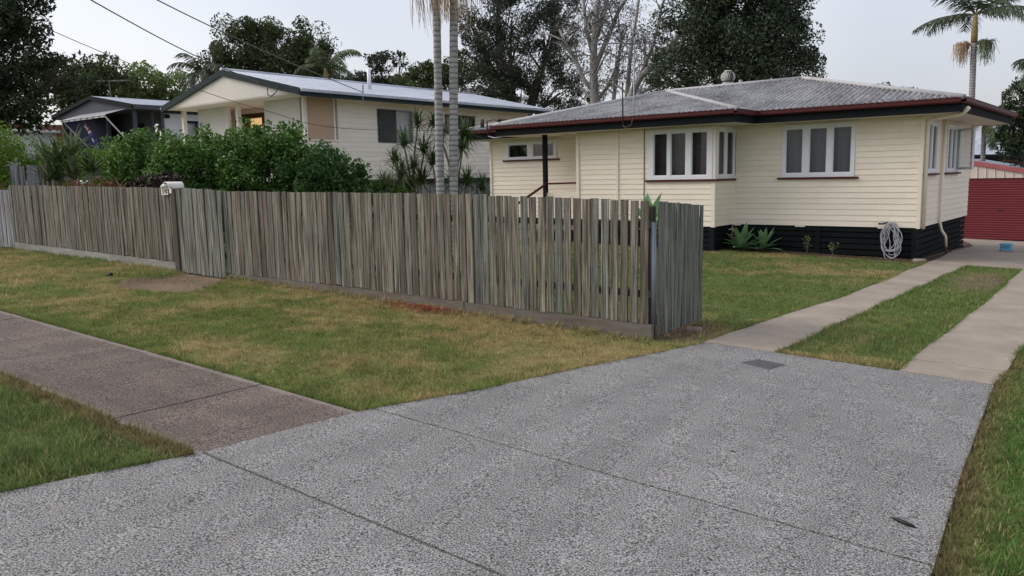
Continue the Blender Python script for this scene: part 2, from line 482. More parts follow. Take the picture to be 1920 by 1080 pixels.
MT['gum'] = leaf_mat('gum_leaves', (0.06, 0.062, 0.05), (0.12, 0.12, 0.098), None, 0.2, 0.5, 0.5)
MT['gum_dark'] = leaf_mat('dark_gum_leaves', (0.032, 0.044, 0.028), (0.088, 0.10, 0.064), None, 0.15, 0.5, 0.5)
MT['palm'] = leaf_mat('palm_leaflets', (0.035, 0.055, 0.028), (0.085, 0.115, 0.06), (0.2, 0.23, 0.16), 0.2, 0.4, 1.0)
MT['palm_lush'] = leaf_mat('palm_leaflets_lush', (0.05, 0.075, 0.035), (0.13, 0.165, 0.08), (0.26, 0.28, 0.18), 0.25, 0.4, 1.0)
MT['dracaena'] = leaf_mat('dracaena_leaves', (0.035, 0.07, 0.022), (0.085, 0.145, 0.05), (0.2, 0.25, 0.09), 0.2, 0.4, 2.5)
MT['yucca'] = leaf_mat('yucca_leaves', (0.075, 0.115, 0.05), (0.17, 0.225, 0.10), (0.30, 0.33, 0.18), 0.2, 0.4, 2.5)
MT['agave'] = leaf_mat('agave_leaves', (0.12, 0.235, 0.11), (0.20, 0.35, 0.165), None, 0.15, 0.45, 3)
MT['bromeliad'] = leaf_mat('bromeliad_leaves', (0.15, 0.05, 0.035), (0.30, 0.13, 0.085), (0.16, 0.17, 0.06), 0.25, 0.4, 3)
MT['purple'] = leaf_mat('purple_leaves', (0.018, 0.012, 0.012), (0.05, 0.028, 0.028), (0.18, 0.13, 0.12), 0.15, 0.4, 3)
MT['crownshaft'] = plain('palm_crownshaft', (0.30, 0.22, 0.085), 0.5, 0.2, 6)

def palm_trunk_mat():
    m, nt, o = new_mat('ringed_palm_trunk')
    v = coords(nt)
    wv = node(nt, 'TexWave', {'Vector': v, 'Scale': 3.2, 'Distortion': 2.5, 'Detail': 3, 'Detail Scale': 3.0}, wave_type='BANDS', bands_direction='Z').outputs['Fac']
    c = ramp(nt, wv, [(0.0, (0.13, 0.125, 0.12)), (0.15, (0.29, 0.285, 0.275)), (1.0, (0.38, 0.37, 0.36))])
    n1 = noise(nt, v, 5, 5, 0.7)
    c = mixc(nt, ramp(nt, n1, [(0.5, 0.0), (0.72, 0.75)]), c, (0.15, 0.15, 0.14))
    p = node(nt, 'BsdfPrincipled', {'Base Color': c, 'Roughness': 0.85, 'Specular IOR Level': 0.15})
    nt.links.new(bump(nt, wv, 0.4, 0.01), p.inputs['Normal'])
    nt.links.new(p.outputs[0], o.inputs['Surface'])
    return m
MT['palm_trunk'] = palm_trunk_mat()
def glow_mat():
    m, nt, o = new_mat('lit_doorway')
    e = node(nt, 'Emission', {'Color': (1.0, 0.62, 0.28, 1), 'Strength': 0.55})
    nt.links.new(e.outputs[0], o.inputs['Surface'])
    return m
MT['lit'] = glow_mat()

# ------------------------------------------------------------------ ground, driveway, paths, grass
def vnoise(x, y, cell, seed):
    r = np.random.default_rng(seed).random((64, 64))
    X, Y = np.asarray(x) / cell + 1000.0, np.asarray(y) / cell + 1000.0
    i, j = np.floor(X).astype(int), np.floor(Y).astype(int)
    a, b = X - i, Y - j
    a, b = a * a * (3 - 2 * a), b * b * (3 - 2 * b)
    q = lambda di, dj: r[(i + di) % 64, (j + dj) % 64]
    return (q(0, 0) * (1 - a) + q(1, 0) * a) * (1 - b) + (q(0, 1) * (1 - a) + q(1, 1) * a) * b

def sstep(a, b, x):
    t = np.clip((x - a) / (b - a), 0, 1)
    return t * t * (3 - 2 * t)

DL_Y = [-6.0, -3.0, 0.0, 1.46, 2.08, 2.48, 3.0, 3.75, 4.63, 5.83, 6.70, 7.475]
DL_X = [-7.2, -5.9, -5.0, -4.72, -4.57, -4.45, -4.43, -4.36, -4.09, -3.87, -3.66, -3.515]
DR_Y = [-6.0, -3.0, 0.0, 2.5, 3.70, 4.19, 5.01, 6.35, 7.484]
DR_X = [0.6, 0.1, -0.40, -0.58, -0.669, -0.716, -0.791, -0.891, -0.978]
SL_Y = [7.46, 8.9, 10.7, 13.2, 15.9, 17.75]
SL_X = [-3.515, -3.53, -3.43, -3.42, -3.53, -3.60]
driveL = lambda y: np.interp(y, DL_Y, DL_X)
driveR = lambda y: np.interp(y, DR_Y, DR_X)
stripL = lambda y: np.interp(y, SL_Y, SL_X) + 0.02 * np.sin(np.asarray(y) * 2.3)
stripL2 = lambda y: np.interp(y, [7.46, 17.75], [-2.80, -2.87]) + 0.015 * np.sin(np.asarray(y) * 3.1 + 1)
stripR = lambda y: np.interp(y, [7.46, 13, 17.9], [-1.715, -1.79, -1.98]) + 0.012 * np.sin(np.asarray(y) * 2.7)
stripR2 = lambda y: np.interp(y, [7.46, 17.9], [-0.978, -1.0]) + 0.012 * np.sin(np.asarray(y) * 3.3)
apronL = lambda y: np.interp(y, [17.75, 19.0, 21.5, 23.7, 31], [-3.60, -3.62, -3.80, -3.74, -5.4])
PATH0, PATH1, FYP = 2.448, 3.646, 7.25

def poly_in(x, y, P):
    c = np.zeros(np.shape(x), bool)
    for i in range(len(P)):
        (x0, y0), (x1, y1) = P[i - 1], P[i]
        k = ((y0 > y) != (y1 > y)) & (x < (x1 - x0) * (y - y0) / (y1 - y0 + 1e-12) + x0)
        c ^= k
    return c

DIRT = [(-13.1, 7.25), (-11.75, 7.25), (-11.15, 6.55), (-10.8, 5.85), (-12.0, 5.5), (-12.9, 6.35)]

def paved(x, y):
    p = (y < 7.475) & (x > driveL(y)) & (x < driveR(y))
    p |= (y > PATH0) & (y < PATH1) & (x < driveL(y))
    p |= (y >= 7.46) & (y < 17.75) & (x > stripL(y)) & (x < stripL2(y))
    p |= (y >= 7.46) & (y < 17.9) & (x > stripR(y)) & (x < stripR2(y))
    p |= (y >= 17.75) & (y < 31) & (x > apronL(y)) & (x < 6)
    return p

def density(x, y):
    d = np.ones(np.shape(x))
    e = vnoise(x, y, 0.35, 5) - 0.5
    d = np.where(poly_in(x + e * 0.35, y + e * 0.3, DIRT), 0.03, d)
    bare = np.exp(-(((x + 2.25) / 0.42) ** 2 + ((y - 15.2) / 1.7) ** 2)) * 1.3
    med = (x > -2.87) & (x < -1.7) & (y > 7.4)
    d = np.where(med, d * np.clip(1.0 - bare, 0.12, 1), d)
    d = np.where((y > 17.45 + 0.25 * e) & (x > -8) & (x < -3.55), 0.06, d)
    d = np.where((y > 16.55 + 0.25 * e) & (x < -7.85) & (x > -13), 0.06, d)
    d = np.where((np.hypot((x + 3.95) / 0.4, (y - 7.75) / 0.55) < 1) & (x > -4.6), 0.35, d)
    d = np.where((np.abs(y - 7.27) < 0.10) & (x < -4.0), 0.25, d)
    d = np.where((x > -3.9) & (y > 17.75), 0.0, d)
    d = np.where((x > -15.3) & (x < -3.89) & (y > 18.0), 0.0, d)
    d = np.where((x > -11.6) & (x < -7.8) & (y > 17.0), 0.0, d)
    return np.where(paved(x, y), 0.0, d)

def grass_colour(x, y, pick=None):
    n1, n2, n3 = vnoise(x, y, 0.8, 11), vnoise(x, y, 0.26, 12), vnoise(x, y, 2.4, 13)
    s = 0.34 * n3 + 0.32 * n1 + 0.34 * n2
    bias = np.where((y > PATH1) & (y < 7.3) & (x < -3.4), 0.08, -0.03)
    bias = np.where((y > PATH1) & (y < 7.3) & (x < -12.5), -0.02, bias)
    bias = np.where(y < PATH0, -0.30, bias)
    bias = np.where(x > -1.3, -0.26, bias)
    bias = np.where((x > -2.9) & (x < -1.6) & (y > 7.4), -0.15, bias)
    bias = np.where((y > 9.2) & (x < -3.4), -0.17, bias)
    near_path = np.clip((4.15 - y) / 0.5, 0, 1) * (y > PATH1)
    bias = bias - 0.22 * near_path
    bias = np.where((y > 7.4) & (y < 9.2) & (x < -3.4), 0.05, bias)
    bias = np.where((y > 13) & (x < -3.4), -0.10, bias)
    s = sstep(0.30, 0.72, s + bias)
    if pick is not None:      # each blade is either green or dry, mixed as the patch is
        s = 0.15 * s + 0.85 * (pick < s)
    s = s[..., None]
    gcol = np.where((x > -1.3)[..., None], np.array([0.10, 0.195, 0.045]),
           np.where((y < PATH0)[..., None], np.array([0.135, 0.195, 0.062]),
           np.where((y > 7.4)[..., None], np.array([0.145, 0.215, 0.062]), np.array([0.165, 0.22, 0.06]))))
    straw = np.array([0.39, 0.32, 0.15])
    c = gcol * (1 - s) + straw * s
    edge = np.clip(1 - (x - driveR(y)) / (0.16 + 0.22 * n1), 0, 1) * (x > driveR(y)) * (y < 9)
    edge2 = np.clip(1 - np.abs(y - PATH0 + 0.06) / 0.12, 0, 1) * (x < -4.4) * (y < PATH0 + 0.1)
    e = np.maximum(edge * (0.5 + 0.6 * n2), edge2 * 0.8).clip(0, 1)[..., None]
    return c * (1 - e) + np.array([0.24, 0.165, 0.09]) * e

def ground_colour(x, y):
    c = grass_colour(x, y) * 0.55 + np.array([0.02, 0.012, 0.004])
    d = density(x, y)[..., None]
    n = vnoise(x, y, 0.3, 21)[..., None]
    soil = np.array([0.155, 0.112, 0.075]) * (0.8 + 0.4 * n)
    c = np.where(d < 0.99, soil * (1 - d) + c * d, c)
    c = np.where(poly_in(x, y, DIRT)[..., None], np.array([0.185, 0.135, 0.095]) * (0.75 + 0.5 * n), c)
    bed = (y > 16.3) & (x < -3.55) & (x > -13) & (d[..., 0] < 0.3)
    c = np.where(bed[..., None], np.array([0.15, 0.10, 0.075]) * (0.7 + 0.6 * n), c)
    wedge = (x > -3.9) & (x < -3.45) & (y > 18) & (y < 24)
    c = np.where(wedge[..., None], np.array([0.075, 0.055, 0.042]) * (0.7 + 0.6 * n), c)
    return np.where(paved(x, y)[..., None], np.array([0.045, 0.04, 0.034]), c)

gx = np.concatenate([[-600, -300, -150, -90, -60, -45, -36], np.arange(-30, -14, 0.4), np.arange(-14, 2, 0.12), np.arange(2, 9, 0.6), [14, 30, 70, 150, 300, 600]])
gy = np.concatenate([[-300, -120, -50, -25, -12, -8], np.arange(-6, 0, 0.4), np.arange(0, 19, 0.12), np.arange(19, 32, 0.4), [36, 45, 60, 90, 150, 300, 600]])
XX, YY = np.meshgrid(gx, gy)
ZZ = G(XX, YY) + 0.012 * (vnoise(XX, YY, 0.9, 31) - 0.5) * (~paved(XX, YY)) - 0.03 * paved(XX, YY)
# worn hollow at the small gate, with a low turf lip
inside = poly_in(XX, YY, DIRT)
ZZ = ZZ - 0.045 * inside
nx, ny = len(gx), len(gy)
idx = np.arange(nx * ny).reshape(ny, nx)
F = np.stack([idx[:-1, :-1], idx[:-1, 1:], idx[1:, 1:], idx[1:, :-1]], -1).reshape(-1, 4)
gobj = fast_mesh('ground', np.stack([XX, YY, ZZ], -1).reshape(-1, 3), F, MT['ground'], col=ground_colour(XX, YY).reshape(-1, 3), smooth=True)
tag(gobj, kind='structure')

def slab(name, y0, y1, xa, xb, mat, parent, h=0.018, step=0.25, ncol=10, jit=0.0):
    """one poured slab: gently following the ground, real edges"""
    n = max(2, int((y1 - y0) / step) + 1)
    ys = np.linspace(y0, y1, n)
    V, rows = [], []
    for y in ys:
        a, b = float(xa(y)), float(xb(y))
        xs = np.linspace(a, b, ncol)
        rows.append([(x, y, g(x, y) + h) for x in xs])
    mb = MB()
    vs = [p for r in rows for p in r]
    fs = [(i * ncol + j, i * ncol + j + 1, (i + 1) * ncol + j + 1, (i + 1) * ncol + j) for i in range(n - 1) for j in range(ncol - 1)]
    b = len(vs)
    ring = [j for j in range(ncol)] + [i * ncol + ncol - 1 for i in range(1, n)] + [(n - 1) * ncol + j for j in range(ncol - 2, -1, -1)] + [i * ncol for i in range(n - 2, 0, -1)]
    vs += [(vs[k][0], vs[k][1], vs[k][2] - 0.10) for k in ring]
    m = len(ring)
    fs += [(ring[i], b + i, b + (i + 1) % m, ring[(i + 1) % m]) for i in range(m)]
    mb.add(vs, fs)
    return mb.build(name, mat, parent)

def struct(name):
    o = bpy.data.objects.new(name, None)
    link(o)
    o['kind'] = 'structure'
    return o

drive = struct('driveway')
slab('slab', -6.0, 2.472, driveL, driveR, MT['drive'], drive)
slab('slab', 2.491, 3.747, lambda y: driveL(y), driveR, MT['drive'], drive)
slab('slab', 3.765, 7.47, driveL, driveR, MT['drive'], drive)
path = struct('footpath')
pj = [-4.3, -5.56, -7.9, -10.3, -12.7, -15.1, -17.5, -19.9, -22.3, -24.7, -27.1]
for k in range(len(pj) - 1):
    a, b = pj[k + 1] + 0.005, pj[k] - 0.005
    if k == 0:
        slab('slab', PATH0, PATH1, lambda y, a=a: a, lambda y: driveL(y) - 0.008, MT['path'], path, 0.012)
    else:
        slab('slab', PATH0 + 0.004 * (k % 2), PATH1 + 0.006 * (k % 3), lambda y, a=a: a, lambda y, b=b: b, MT['path'], path, 0.012 + 0.003 * (k % 2))
wheel = struct('concrete_wheel_strip')
for a, b in ((7.478, 10.09), (10.096, 11.98), (11.986, 14.4), (14.406, 17.745)):
    slab('slab', a, b, stripL, stripL2, MT['strip'], wheel, 0.02, ncol=5)
wheel2 = struct('concrete_wheel_strip')
for a, b in ((7.478, 8.03), (8.046, 10.9), (10.907, 13.6), (13.607, 17.745)):
    slab('slab', a, b, stripR, stripR2, MT['strip'], wheel2, 0.02, ncol=5)
apron = struct('concrete_apron')
slab('slab', 17.752, 24.0, apronL, lambda y: 6.0, MT['strip'], apron, 0.018, ncol=24)
slab('slab', 24.008, 30.6, apronL, lambda y: 6.0, MT['strip'], apron, 0.018, ncol=24)

# grass blades
rg = np.random.default_rng(3)
def blades(x0, x1, y0, y1, per_m2, hmin, hmax, wid):
    n = int((x1 - x0) * (y1 - y0) * per_m2)
    x, y = rg.uniform(x0, x1, n), rg.uniform(y0, y1, n)
    keep = rg.random(n) < density(x, y)
    x, y = x[keep], y[keep]
    n = len(x)
    hh = rg.uniform(hmin, hmax, n) * (0.45 + 1.1 * vnoise(x, y, 0.22, 41))
    a, t = rg.uniform(0, 2 * PI, n), rg.uniform(0.25, 1.4, n)
    b = rg.uniform(0, 2 * PI, n)
    z = G(x, y) - 0.006 - 0.045 * poly_in(x, y, DIRT)
    w2 = wid * rg.uniform(0.6, 1.3, n) / 2
    px, py = np.cos(b) * w2, np.sin(b) * w2
    tx, ty, tz = np.sin(t) * np.cos(a) * hh, np.sin(t) * np.sin(a) * hh, np.cos(t) * hh
    V = np.stack([np.stack([x - px, y - py, z], -1), np.stack([x + px, y + py, z], -1), np.stack([x + tx, y + ty, z + tz + 0.006], -1)], 1)
    c = grass_colour(x, y, rg.random(n)) * (rg.uniform(0.55, 1.5, n) * (0.65 + 0.7 * vnoise(x, y, 0.07, 51)))[:, None]
    dead = rg.random(n) < 0.10
    c[dead] = np.array([0.42, 0.33, 0.17]) * rg.uniform(0.7, 1.2, dead.sum())[:, None]
    return V, np.repeat(c, 3, 0)

def lawn(name, label, parts):
    Vs, Cs = zip(*[blades(*p) for p in parts])
    V = np.concatenate(Vs).reshape(-1, 3)
    F = np.arange(len(V)).reshape(-1, 3)
    o = fast_mesh(name, V, F, MT['grass'], col=np.concatenate(Cs))
    return tag(o, label, 'grass', kind='stuff')

lawn('verge_grass', 'dry straw and green grass between footpath and paling fence', [
    (-12, -3.4, 3.6, 7.4, 7000, 0.02, 0.05, 0.0075), (-24, -12, 3.6, 7.4, 2600, 0.03, 0.06, 0.010)])
def fringe(edge, y0, y1, side, per_m, hmin, hmax, wid):
    """runners hanging over a paved edge: edge(y) gives x, the grass lies on the given side"""
    n = int((y1 - y0) * per_m)
    y = rg.uniform(y0, y1, n)
    x = edge(y) + side * np.abs(rg.normal(0, 0.03, n)) + side * 0.004
    tuft = vnoise(x, y, 0.12, 61) > 0.35
    x, y = x[tuft], y[tuft]
    n = len(x)
    hh = rg.uniform(hmin, hmax, n)
    a = np.where(side > 0, PI, 0) + rg.normal(0, 0.9, n)
    return x, y, hh, a, wid
def fringe_mesh(name, label, runs, swap=False):
    Vs, Cs = [], []
    for x, y, hh, a, wid in runs:
        n = len(x)
        t = rg.uniform(0.5, 1.45, n)
        b = a + PI / 2 + rg.normal(0, 0.4, n)
        z = G(x, y) - 0.004
        w2 = wid / 2 * rg.uniform(0.6, 1.3, n)
        V = np.stack([np.stack([x - np.cos(b) * w2, y - np.sin(b) * w2, z], -1), np.stack([x + np.cos(b) * w2, y + np.sin(b) * w2, z], -1),
                      np.stack([x + np.sin(t) * np.cos(a) * hh, y + np.sin(t) * np.sin(a) * hh, z + np.cos(t) * hh + 0.024], -1)], 1)
        c = grass_colour(x, y, rg.random(n)) * rg.uniform(0.5, 1.4, n)[:, None]
        Vs.append(V.reshape(-1, 3))
        Cs.append(np.repeat(c, 3, 0))
    V = np.concatenate(Vs)
    return tag(fast_mesh(name, V, np.arange(len(V)).reshape(-1, 3), MT['grass'], col=np.concatenate(Cs)), label, 'grass', kind='stuff')
def cross(y_edge, x0, x1, side, per_m, hmin, hmax, wid):
    n = int((x1 - x0) * per_m)
    x = rg.uniform(x0, x1, n)
    y = y_edge + side * np.abs(rg.normal(0, 0.03, n))
    k = vnoise(x, y, 0.12, 62) > 0.3
    x, y = x[k], y[k]
    n = len(x)
    return x, y, rg.uniform(hmin, hmax, n), (-PI / 2 if side > 0 else PI / 2) + rg.normal(0, 0.9, n), wid
fringe_mesh('edge_runners', 'grass runners creeping over the edges of the paving', [
    fringe(driveL, 3.66, 7.47, -1, 700, 0.03, 0.075, 0.007), fringe(driveL, 0.3, 2.44, -1, 900, 0.03, 0.08, 0.007), fringe(driveR, 1.5, 7.47, 1, 450, 0.015, 0.04, 0.007),
    fringe(stripL, 7.5, 17.7, -1, 350, 0.03, 0.07, 0.009), fringe(stripL2, 7.5, 17.7, 1, 350, 0.03, 0.07, 0.009), fringe(stripR, 7.5, 17.7, -1, 350, 0.03, 0.07, 0.009), fringe(stripR2, 7.5, 10, 1, 500, 0.03, 0.08, 0.008),
    cross(PATH1 + 0.01, -14, -4.4, 1, 500, 0.03, 0.07, 0.008), cross(PATH0, -10, -4.5, -1, 700, 0.03, 0.075, 0.007), cross(7.48, -2.8, -1.72, 1, 600, 0.03, 0.07, 0.008),
    cross(FYP - 0.03, -11.8, -4.0, -1, 350, 0.04, 0.10, 0.009), cross(FYP - 0.03, -20.5, -13.4, -1, 150, 0.04, 0.10, 0.012)])
lawn('kerb_grass', 'lush green grass below the footpath at lower left', [(-9.5, -4.3, 0.2, 2.46, 9000, 0.03, 0.075, 0.0085)])
lawn('side_grass', 'bright green grass along the right edge of the driveway', [(-1.0, 1.2, 1.0, 10, 8000, 0.025, 0.06, 0.008)])
lawn('front_lawn', 'mown lawn between the paling fence and cream house', [
    (-9.5, -3.35, 7.4, 12, 4200, 0.025, 0.055, 0.008), (-11, -3.35, 12, 17.9, 2200, 0.025, 0.05, 0.012), (-21, -9.5, 7.4, 17, 300, 0.04, 0.08, 0.02)])
lawn('median_grass', 'patchy grass strip between the two concrete wheel strips', [
    (-2.9, -1.65, 7.47, 12, 5500, 0.03, 0.06, 0.008), (-2.9, -1.65, 12, 17.9, 2800, 0.03, 0.06, 0.011)])

# ------------------------------------------------------------------ paling fences and gates
FY = 7.271
def paling_meshes(mat, n=6, seed=1):
    r = random.Random(seed)
    out_ = []
    for k in range(n):
        vs, fs = [], []
        zs = [0, 0.33, 0.66, 1.0]
        for i, z in enumerate(zs):
            jl, jr = r.uniform(-0.02, 0.02), r.uniform(-0.02, 0.02)
            jy = r.uniform(-0.0025, 0.0025)
            vs += [(-0.5 + jl, -0.008 + jy, z), (0.5 + jr, -0.008 + jy, z), (0.5 + jr, 0.008 + jy, z), (-0.5 + jl, 0.008 + jy, z)]
        for i in range(3):
            for q in range(4):
                q2 = (q + 1) % 4
                fs.append((i * 4 + q, i * 4 + q2, i * 4 + 4 + q2, i * 4 + 4 + q))
        fs += [(3, 2, 1, 0), (12, 13, 14, 15)]
        me = bpy.data.meshes.new('paling')
        me.from_pydata(vs, [], fs)
        me.materials.append(mat)
        out_.append(me)
    return out_

PAL = {k: paling_meshes(MT[k], 6, i) for i, k in enumerate(('paling', 'paling_green', 'paling_grey'))}

def paling(parent, x, y, z0, z1, wid, kind='paling', rot=0.0, lean=0.006):
    o = bpy.data.objects.new('paling', rnd.choice(PAL[kind]))
    link(o, parent, (x, y, z0))
    o.location = Vector((x, y, z0)) - ORG[parent]
    o.scale = (wid, 1, z1 - z0)
    o.rotation_euler = (rnd.gauss(0, 0.004), rnd.gauss(0, lean), rot)
    return o

lin = lambda x, xa, za, xb, zb: za + (zb - za) * (x - xa) / (xb - xa)

def fence_run(name, label, x0, x1, top, bot, plinths, posts, kind='paling', pitch=0.12, gap=lambda x: 0.006, pmat='plinth', y=FY):
    t = thing(name, label, 'fence', (x0, y, g(x0, y)))
    n = round((x1 - x0) / pitch)
    for k in range(n):
        x = x0 + (k + 0.5) * (x1 - x0) / n
        wd = (x1 - x0) / n - gap(x) + rnd.uniform(-0.007, 0.004)
        paling(t, x, y - 0.014 + rnd.uniform(-0.008, 0.006), bot(x) + rnd.uniform(-0.012, 0.012), top(x) + rnd.gauss(0, 0.004), wd, kind)
    for a, b in plinths:
        mb = MB()
        za, zb = bot(a) + 0.004, bot(b) + 0.004
        ga, gb = g(a, y) - 0.08, g(b, y) - 0.08
        vs = [(a, y - 0.022, ga), (b, y - 0.022, gb), (b, y + 0.02, gb), (a, y + 0.02, ga),
              (a, y - 0.022, za - 0.015), (b, y - 0.022, zb - 0.015), (b, y + 0.02, zb - 0.015), (a, y + 0.02, za - 0.015)]
        mb.add(vs, [(0, 3, 2, 1), (4, 5, 6, 7), (0, 1, 5, 4), (1, 2, 6, 5), (2, 3, 7, 6), (3, 0, 4, 7)])
        mb.build('plinth_board', MT[pmat], t, loc=((a + b) / 2, y, za))
    for dz in (0.30, 1.02):
        mb = MB()
        mb.bar((x0 + 0.02, y + 0.035, bot(x0) + dz), (x1 - 0.02, y + 0.035, bot(x1) + dz), 0.06, 0.07)
        mb.build('rail', MT['old_post'], t)
    for px in posts:
        mb = MB()
        mb.box(px - 0.05, px + 0.05, y + 0.07, y + 0.17, g(px, y) - 0.1, top(px) - 0.06)
        mb.build('post', MT['old_post'], t)
    return t

topR = lambda x: np.interp(x, [-11.79, -6.59, -4.06], [1.605, 1.545, 1.467])
botR = lambda x: np.interp(x, [-11.8, -9.15, -6.62, -4.13], [0.275, 0.268, 0.232, 0.205])
fence_run('paling_fence', 'weathered grey-brown paling fence with gaps between its boards, from letterbox gate to driveway', -11.80, -4.05, topR, botR,
          [(-11.8, -9.16), (-9.15, -6.63), (-6.615, -4.02)], [-11.7, -9.15, -6.62, -4.13],
          gap=lambda x: float(np.interp(x, [-11.8, -8.0, -6.0, -4.0], [0.015, 0.016, 0.021, 0.027])))
topL = lambda x: lin(x, -20.5, 1.779, -13.3, 1.667)
botL = lambda x: lin(x, -20.5, 0.488, -13.35, 0.379)
fence_run('paling_fence', 'long closely boarded grey paling fence left of the letterbox', -20.55, -13.36, topL, botL,
          [(-20.55, -18.59), (-18.58, -15.9), (-15.89, -13.3)], [-20.4, -18.0, -15.7, -13.5], gap=lambda x: 0.019, pmat='plinth_pale')
fence_run('paling_fence', 'pale silvery paling fence at the far left edge', -23.6, -20.6, lambda x: lin(x, -23.6, 1.70, -20.6, 1.67), lambda x: g(x, FY) + 0.03,
          [], [-22.0], 'paling_grey', gap=lambda x: 0.012)

# gate post and the small pedestrian gate
mb = MB()
mb.box(-13.35, -13.21, FY - 0.075, FY + 0.07, g(-13.2, FY) - 0.12, 1.655)
tag(mb.build('gate_post', MT['old_post'], loc=(-13.28, FY, g(-13.28, FY))), 'dark brown square timber post under the white letterbox', 'post')
t = thing('pedestrian_gate', 'greenish paling pedestrian gate beside the white letterbox', 'gate', (-12.5, FY, g(-12.5, FY)))
for k in range(11):
    x = -13.17 + (k + 0.5) * 1.365 / 11
    paling(t, x, FY - 0.05 + rnd.uniform(-0.006, 0.006), g(x, FY) + 0.0 + rnd.uniform(-0.01, 0.01), lin(x, -13.2, 1.672, -11.85, 1.622) + rnd.uniform(-0.006, 0.006), 0.107, 'paling_green')
for dz in (0.35, 1.15):
    mb = MB()
    mb.bar((-13.13, FY - 0.015, 0.22 + dz), (-11.86, FY - 0.015, 0.20 + dz), 0.05, 0.07)
    mb.build('rail', MT['old_post'], t)

# open driveway gate, swung back along the drive
GA, GB = Vector((-4.035, 7.40)), Vector((-4.115, 8.60))
t = thing('driveway_gate', 'open greenish paling driveway gate swung inwards at the fence corner', 'gate', (GA.x, GA.y, g(GA.x, GA.y)))
gd = (GB - GA)
ang = math.atan2(gd.y, gd.x)
for k in range(14):
    f = (k + 0.5) / 14
    p = GA + gd * f
    paling(t, p.x, p.y, lin(f, 0, 0.045, 1, 0.05) + rnd.uniform(-0.006, 0.006), lin(f, 0, 1.462, 1, 1.372) + rnd.uniform(-0.004, 0.004), gd.length / 14 - 0.013, 'paling_green', ang, 0.002)
nn = Vector((gd.y, -gd.x)).normalized() * -0.03
for a, b in (((GA + nn, 0.16), (GA + nn, 1.22)), ((GB + nn, 0.16), (GB + nn, 1.22)), ((GA + nn, 1.22), (GB + nn, 1.22)), ((GA + nn, 0.18), (GB + nn, 0.18)), ((GA + nn, 0.18), (GB + nn, 1.22))):
    mb = MB()
    mb.tube([(a[0].x, a[0].y, a[1]), (b[0].x, b[0].y, b[1])], 0.019, 8)
    mb.build('frame_pipe', MT['galv'], t, True)
mb = MB()
mb.tube([(GA.x - 0.035, GA.y - 0.045, 0.0), (GA.x - 0.035, GA.y - 0.045, 1.25)], 0.024, 10)
tag(mb.build('hinge_post', MT['galv'], None, True, loc=(GA.x - 0.035, GA.y - 0.045, 0.0)), 'slim galvanised pipe post at the hinge of the open driveway gate', 'post')
mb = MB()
mb.lathe(GA.x - 0.075, GA.y - 0.03, [(0.0, 0.93), (0.022, 0.935), (0.026, 0.99), (0.026, 1.03), (0.018, 1.07), (0.0, 1.075)], 10)
mb.build('gate_latch', MT['black'], t, True)

# side boundary fence of pale boards, seen over the left end of the front fence
t = thing('boundary_fence', 'whitish side boundary fence behind the yucca plants', 'fence', (-20.85, 7.5, g(-20.85, 7.5)))
for k in range(6):
    y = 7.5 + k * 0.155
    paling(t, -20.85, y, g(-20.85, y), 2.23 + rnd.uniform(-0.015, 0.015), 0.145, 'paling_grey', PI / 2)

# letterbox on the gate post
t = thing('letterbox', 'white half-round metal letterbox on top of the fence', 'letterbox', (-13.5, 7.3, 1.66))
cx, y0, y1, r0 = -13.50, 7.17, 7.50, 0.096
prof = [(cx - r0, 1.655)] + [(cx - r0 * math.cos(a), 1.675 + r0 * math.sin(a)) for a in np.linspace(0, PI, 11)] + [(cx + r0, 1.655)]
mb = MB()
n = len(prof)
mb.add([(x, y0 + 0.03, z) for x, z in prof] + [(x, y1, z) for x, z in prof] + [(cx + (x - cx) * 0.94, y0 + 0.03, 1.66 + (z - 1.66) * 0.94) for x, z in prof] + [(cx + (x - cx) * 0.94, y1, 1.66 + (z - 1.66) * 0.94) for x, z in prof],
       [(i, i + 1, n + i + 1, n + i) for i in range(n - 1)] + [(2 * n + i + 1, 2 * n + i, 3 * n + i, 3 * n + i + 1) for i in range(n - 1)]
       + [(i + 1, i, 2 * n + i, 2 * n + i + 1) for i in range(n - 1)])
mb.build('hood', MT['mailbox'], t, True)
mb = MB().add([(x, y0 + 0.10, z) for x, z in prof], [tuple(range(n))[::-1]])
mb.add([(x, y1 - 0.002, z) for x, z in prof], [tuple(range(n))])
mb.build('end_plate', MT['galv'], t)
mb = MB()
mb.tube([(cx - 0.085, y0 + 0.03, 1.685), (cx - 0.03, y0 + 0.02, 1.70), (cx + 0.06, y0 + 0.03, 1.69)], 0.036, 10)
mb.build('newspaper_roll', MT['plate'], t, True)
MB().box(cx - 0.105, cx + 0.105, y0 + 0.01, y1, 1.645, 1.656).build('base_plate', MT['mailbox'], t)
pl = MB().box(-13.66, -13.43, FY - 0.062, FY - 0.055, 1.545, 1.668).build('number_plate', MT['plate'], t)
MB().box(-13.605, -13.588, FY - 0.066, FY - 0.0625, 1.56, 1.655).build('digit', MT['rusty'], pl)
d4 = MB().box(-13.49, -13.475, FY - 0.066, FY - 0.0625, 1.56, 1.655)
d4.bar((-13.483, FY - 0.0642, 1.65), (-13.54, FY - 0.0642, 1.60), 0.003, 0.013, (0, 0, 1)).box(-13.55, -13.455, FY - 0.0665, FY - 0.0632, 1.585, 1.598)
d4.build('digit', MT['rusty'], pl)
MB().box(-13.345, -13.275, FY - 0.085, FY - 0.077, 1.575, 1.655).build('bracket', MT['mailbox'], t)

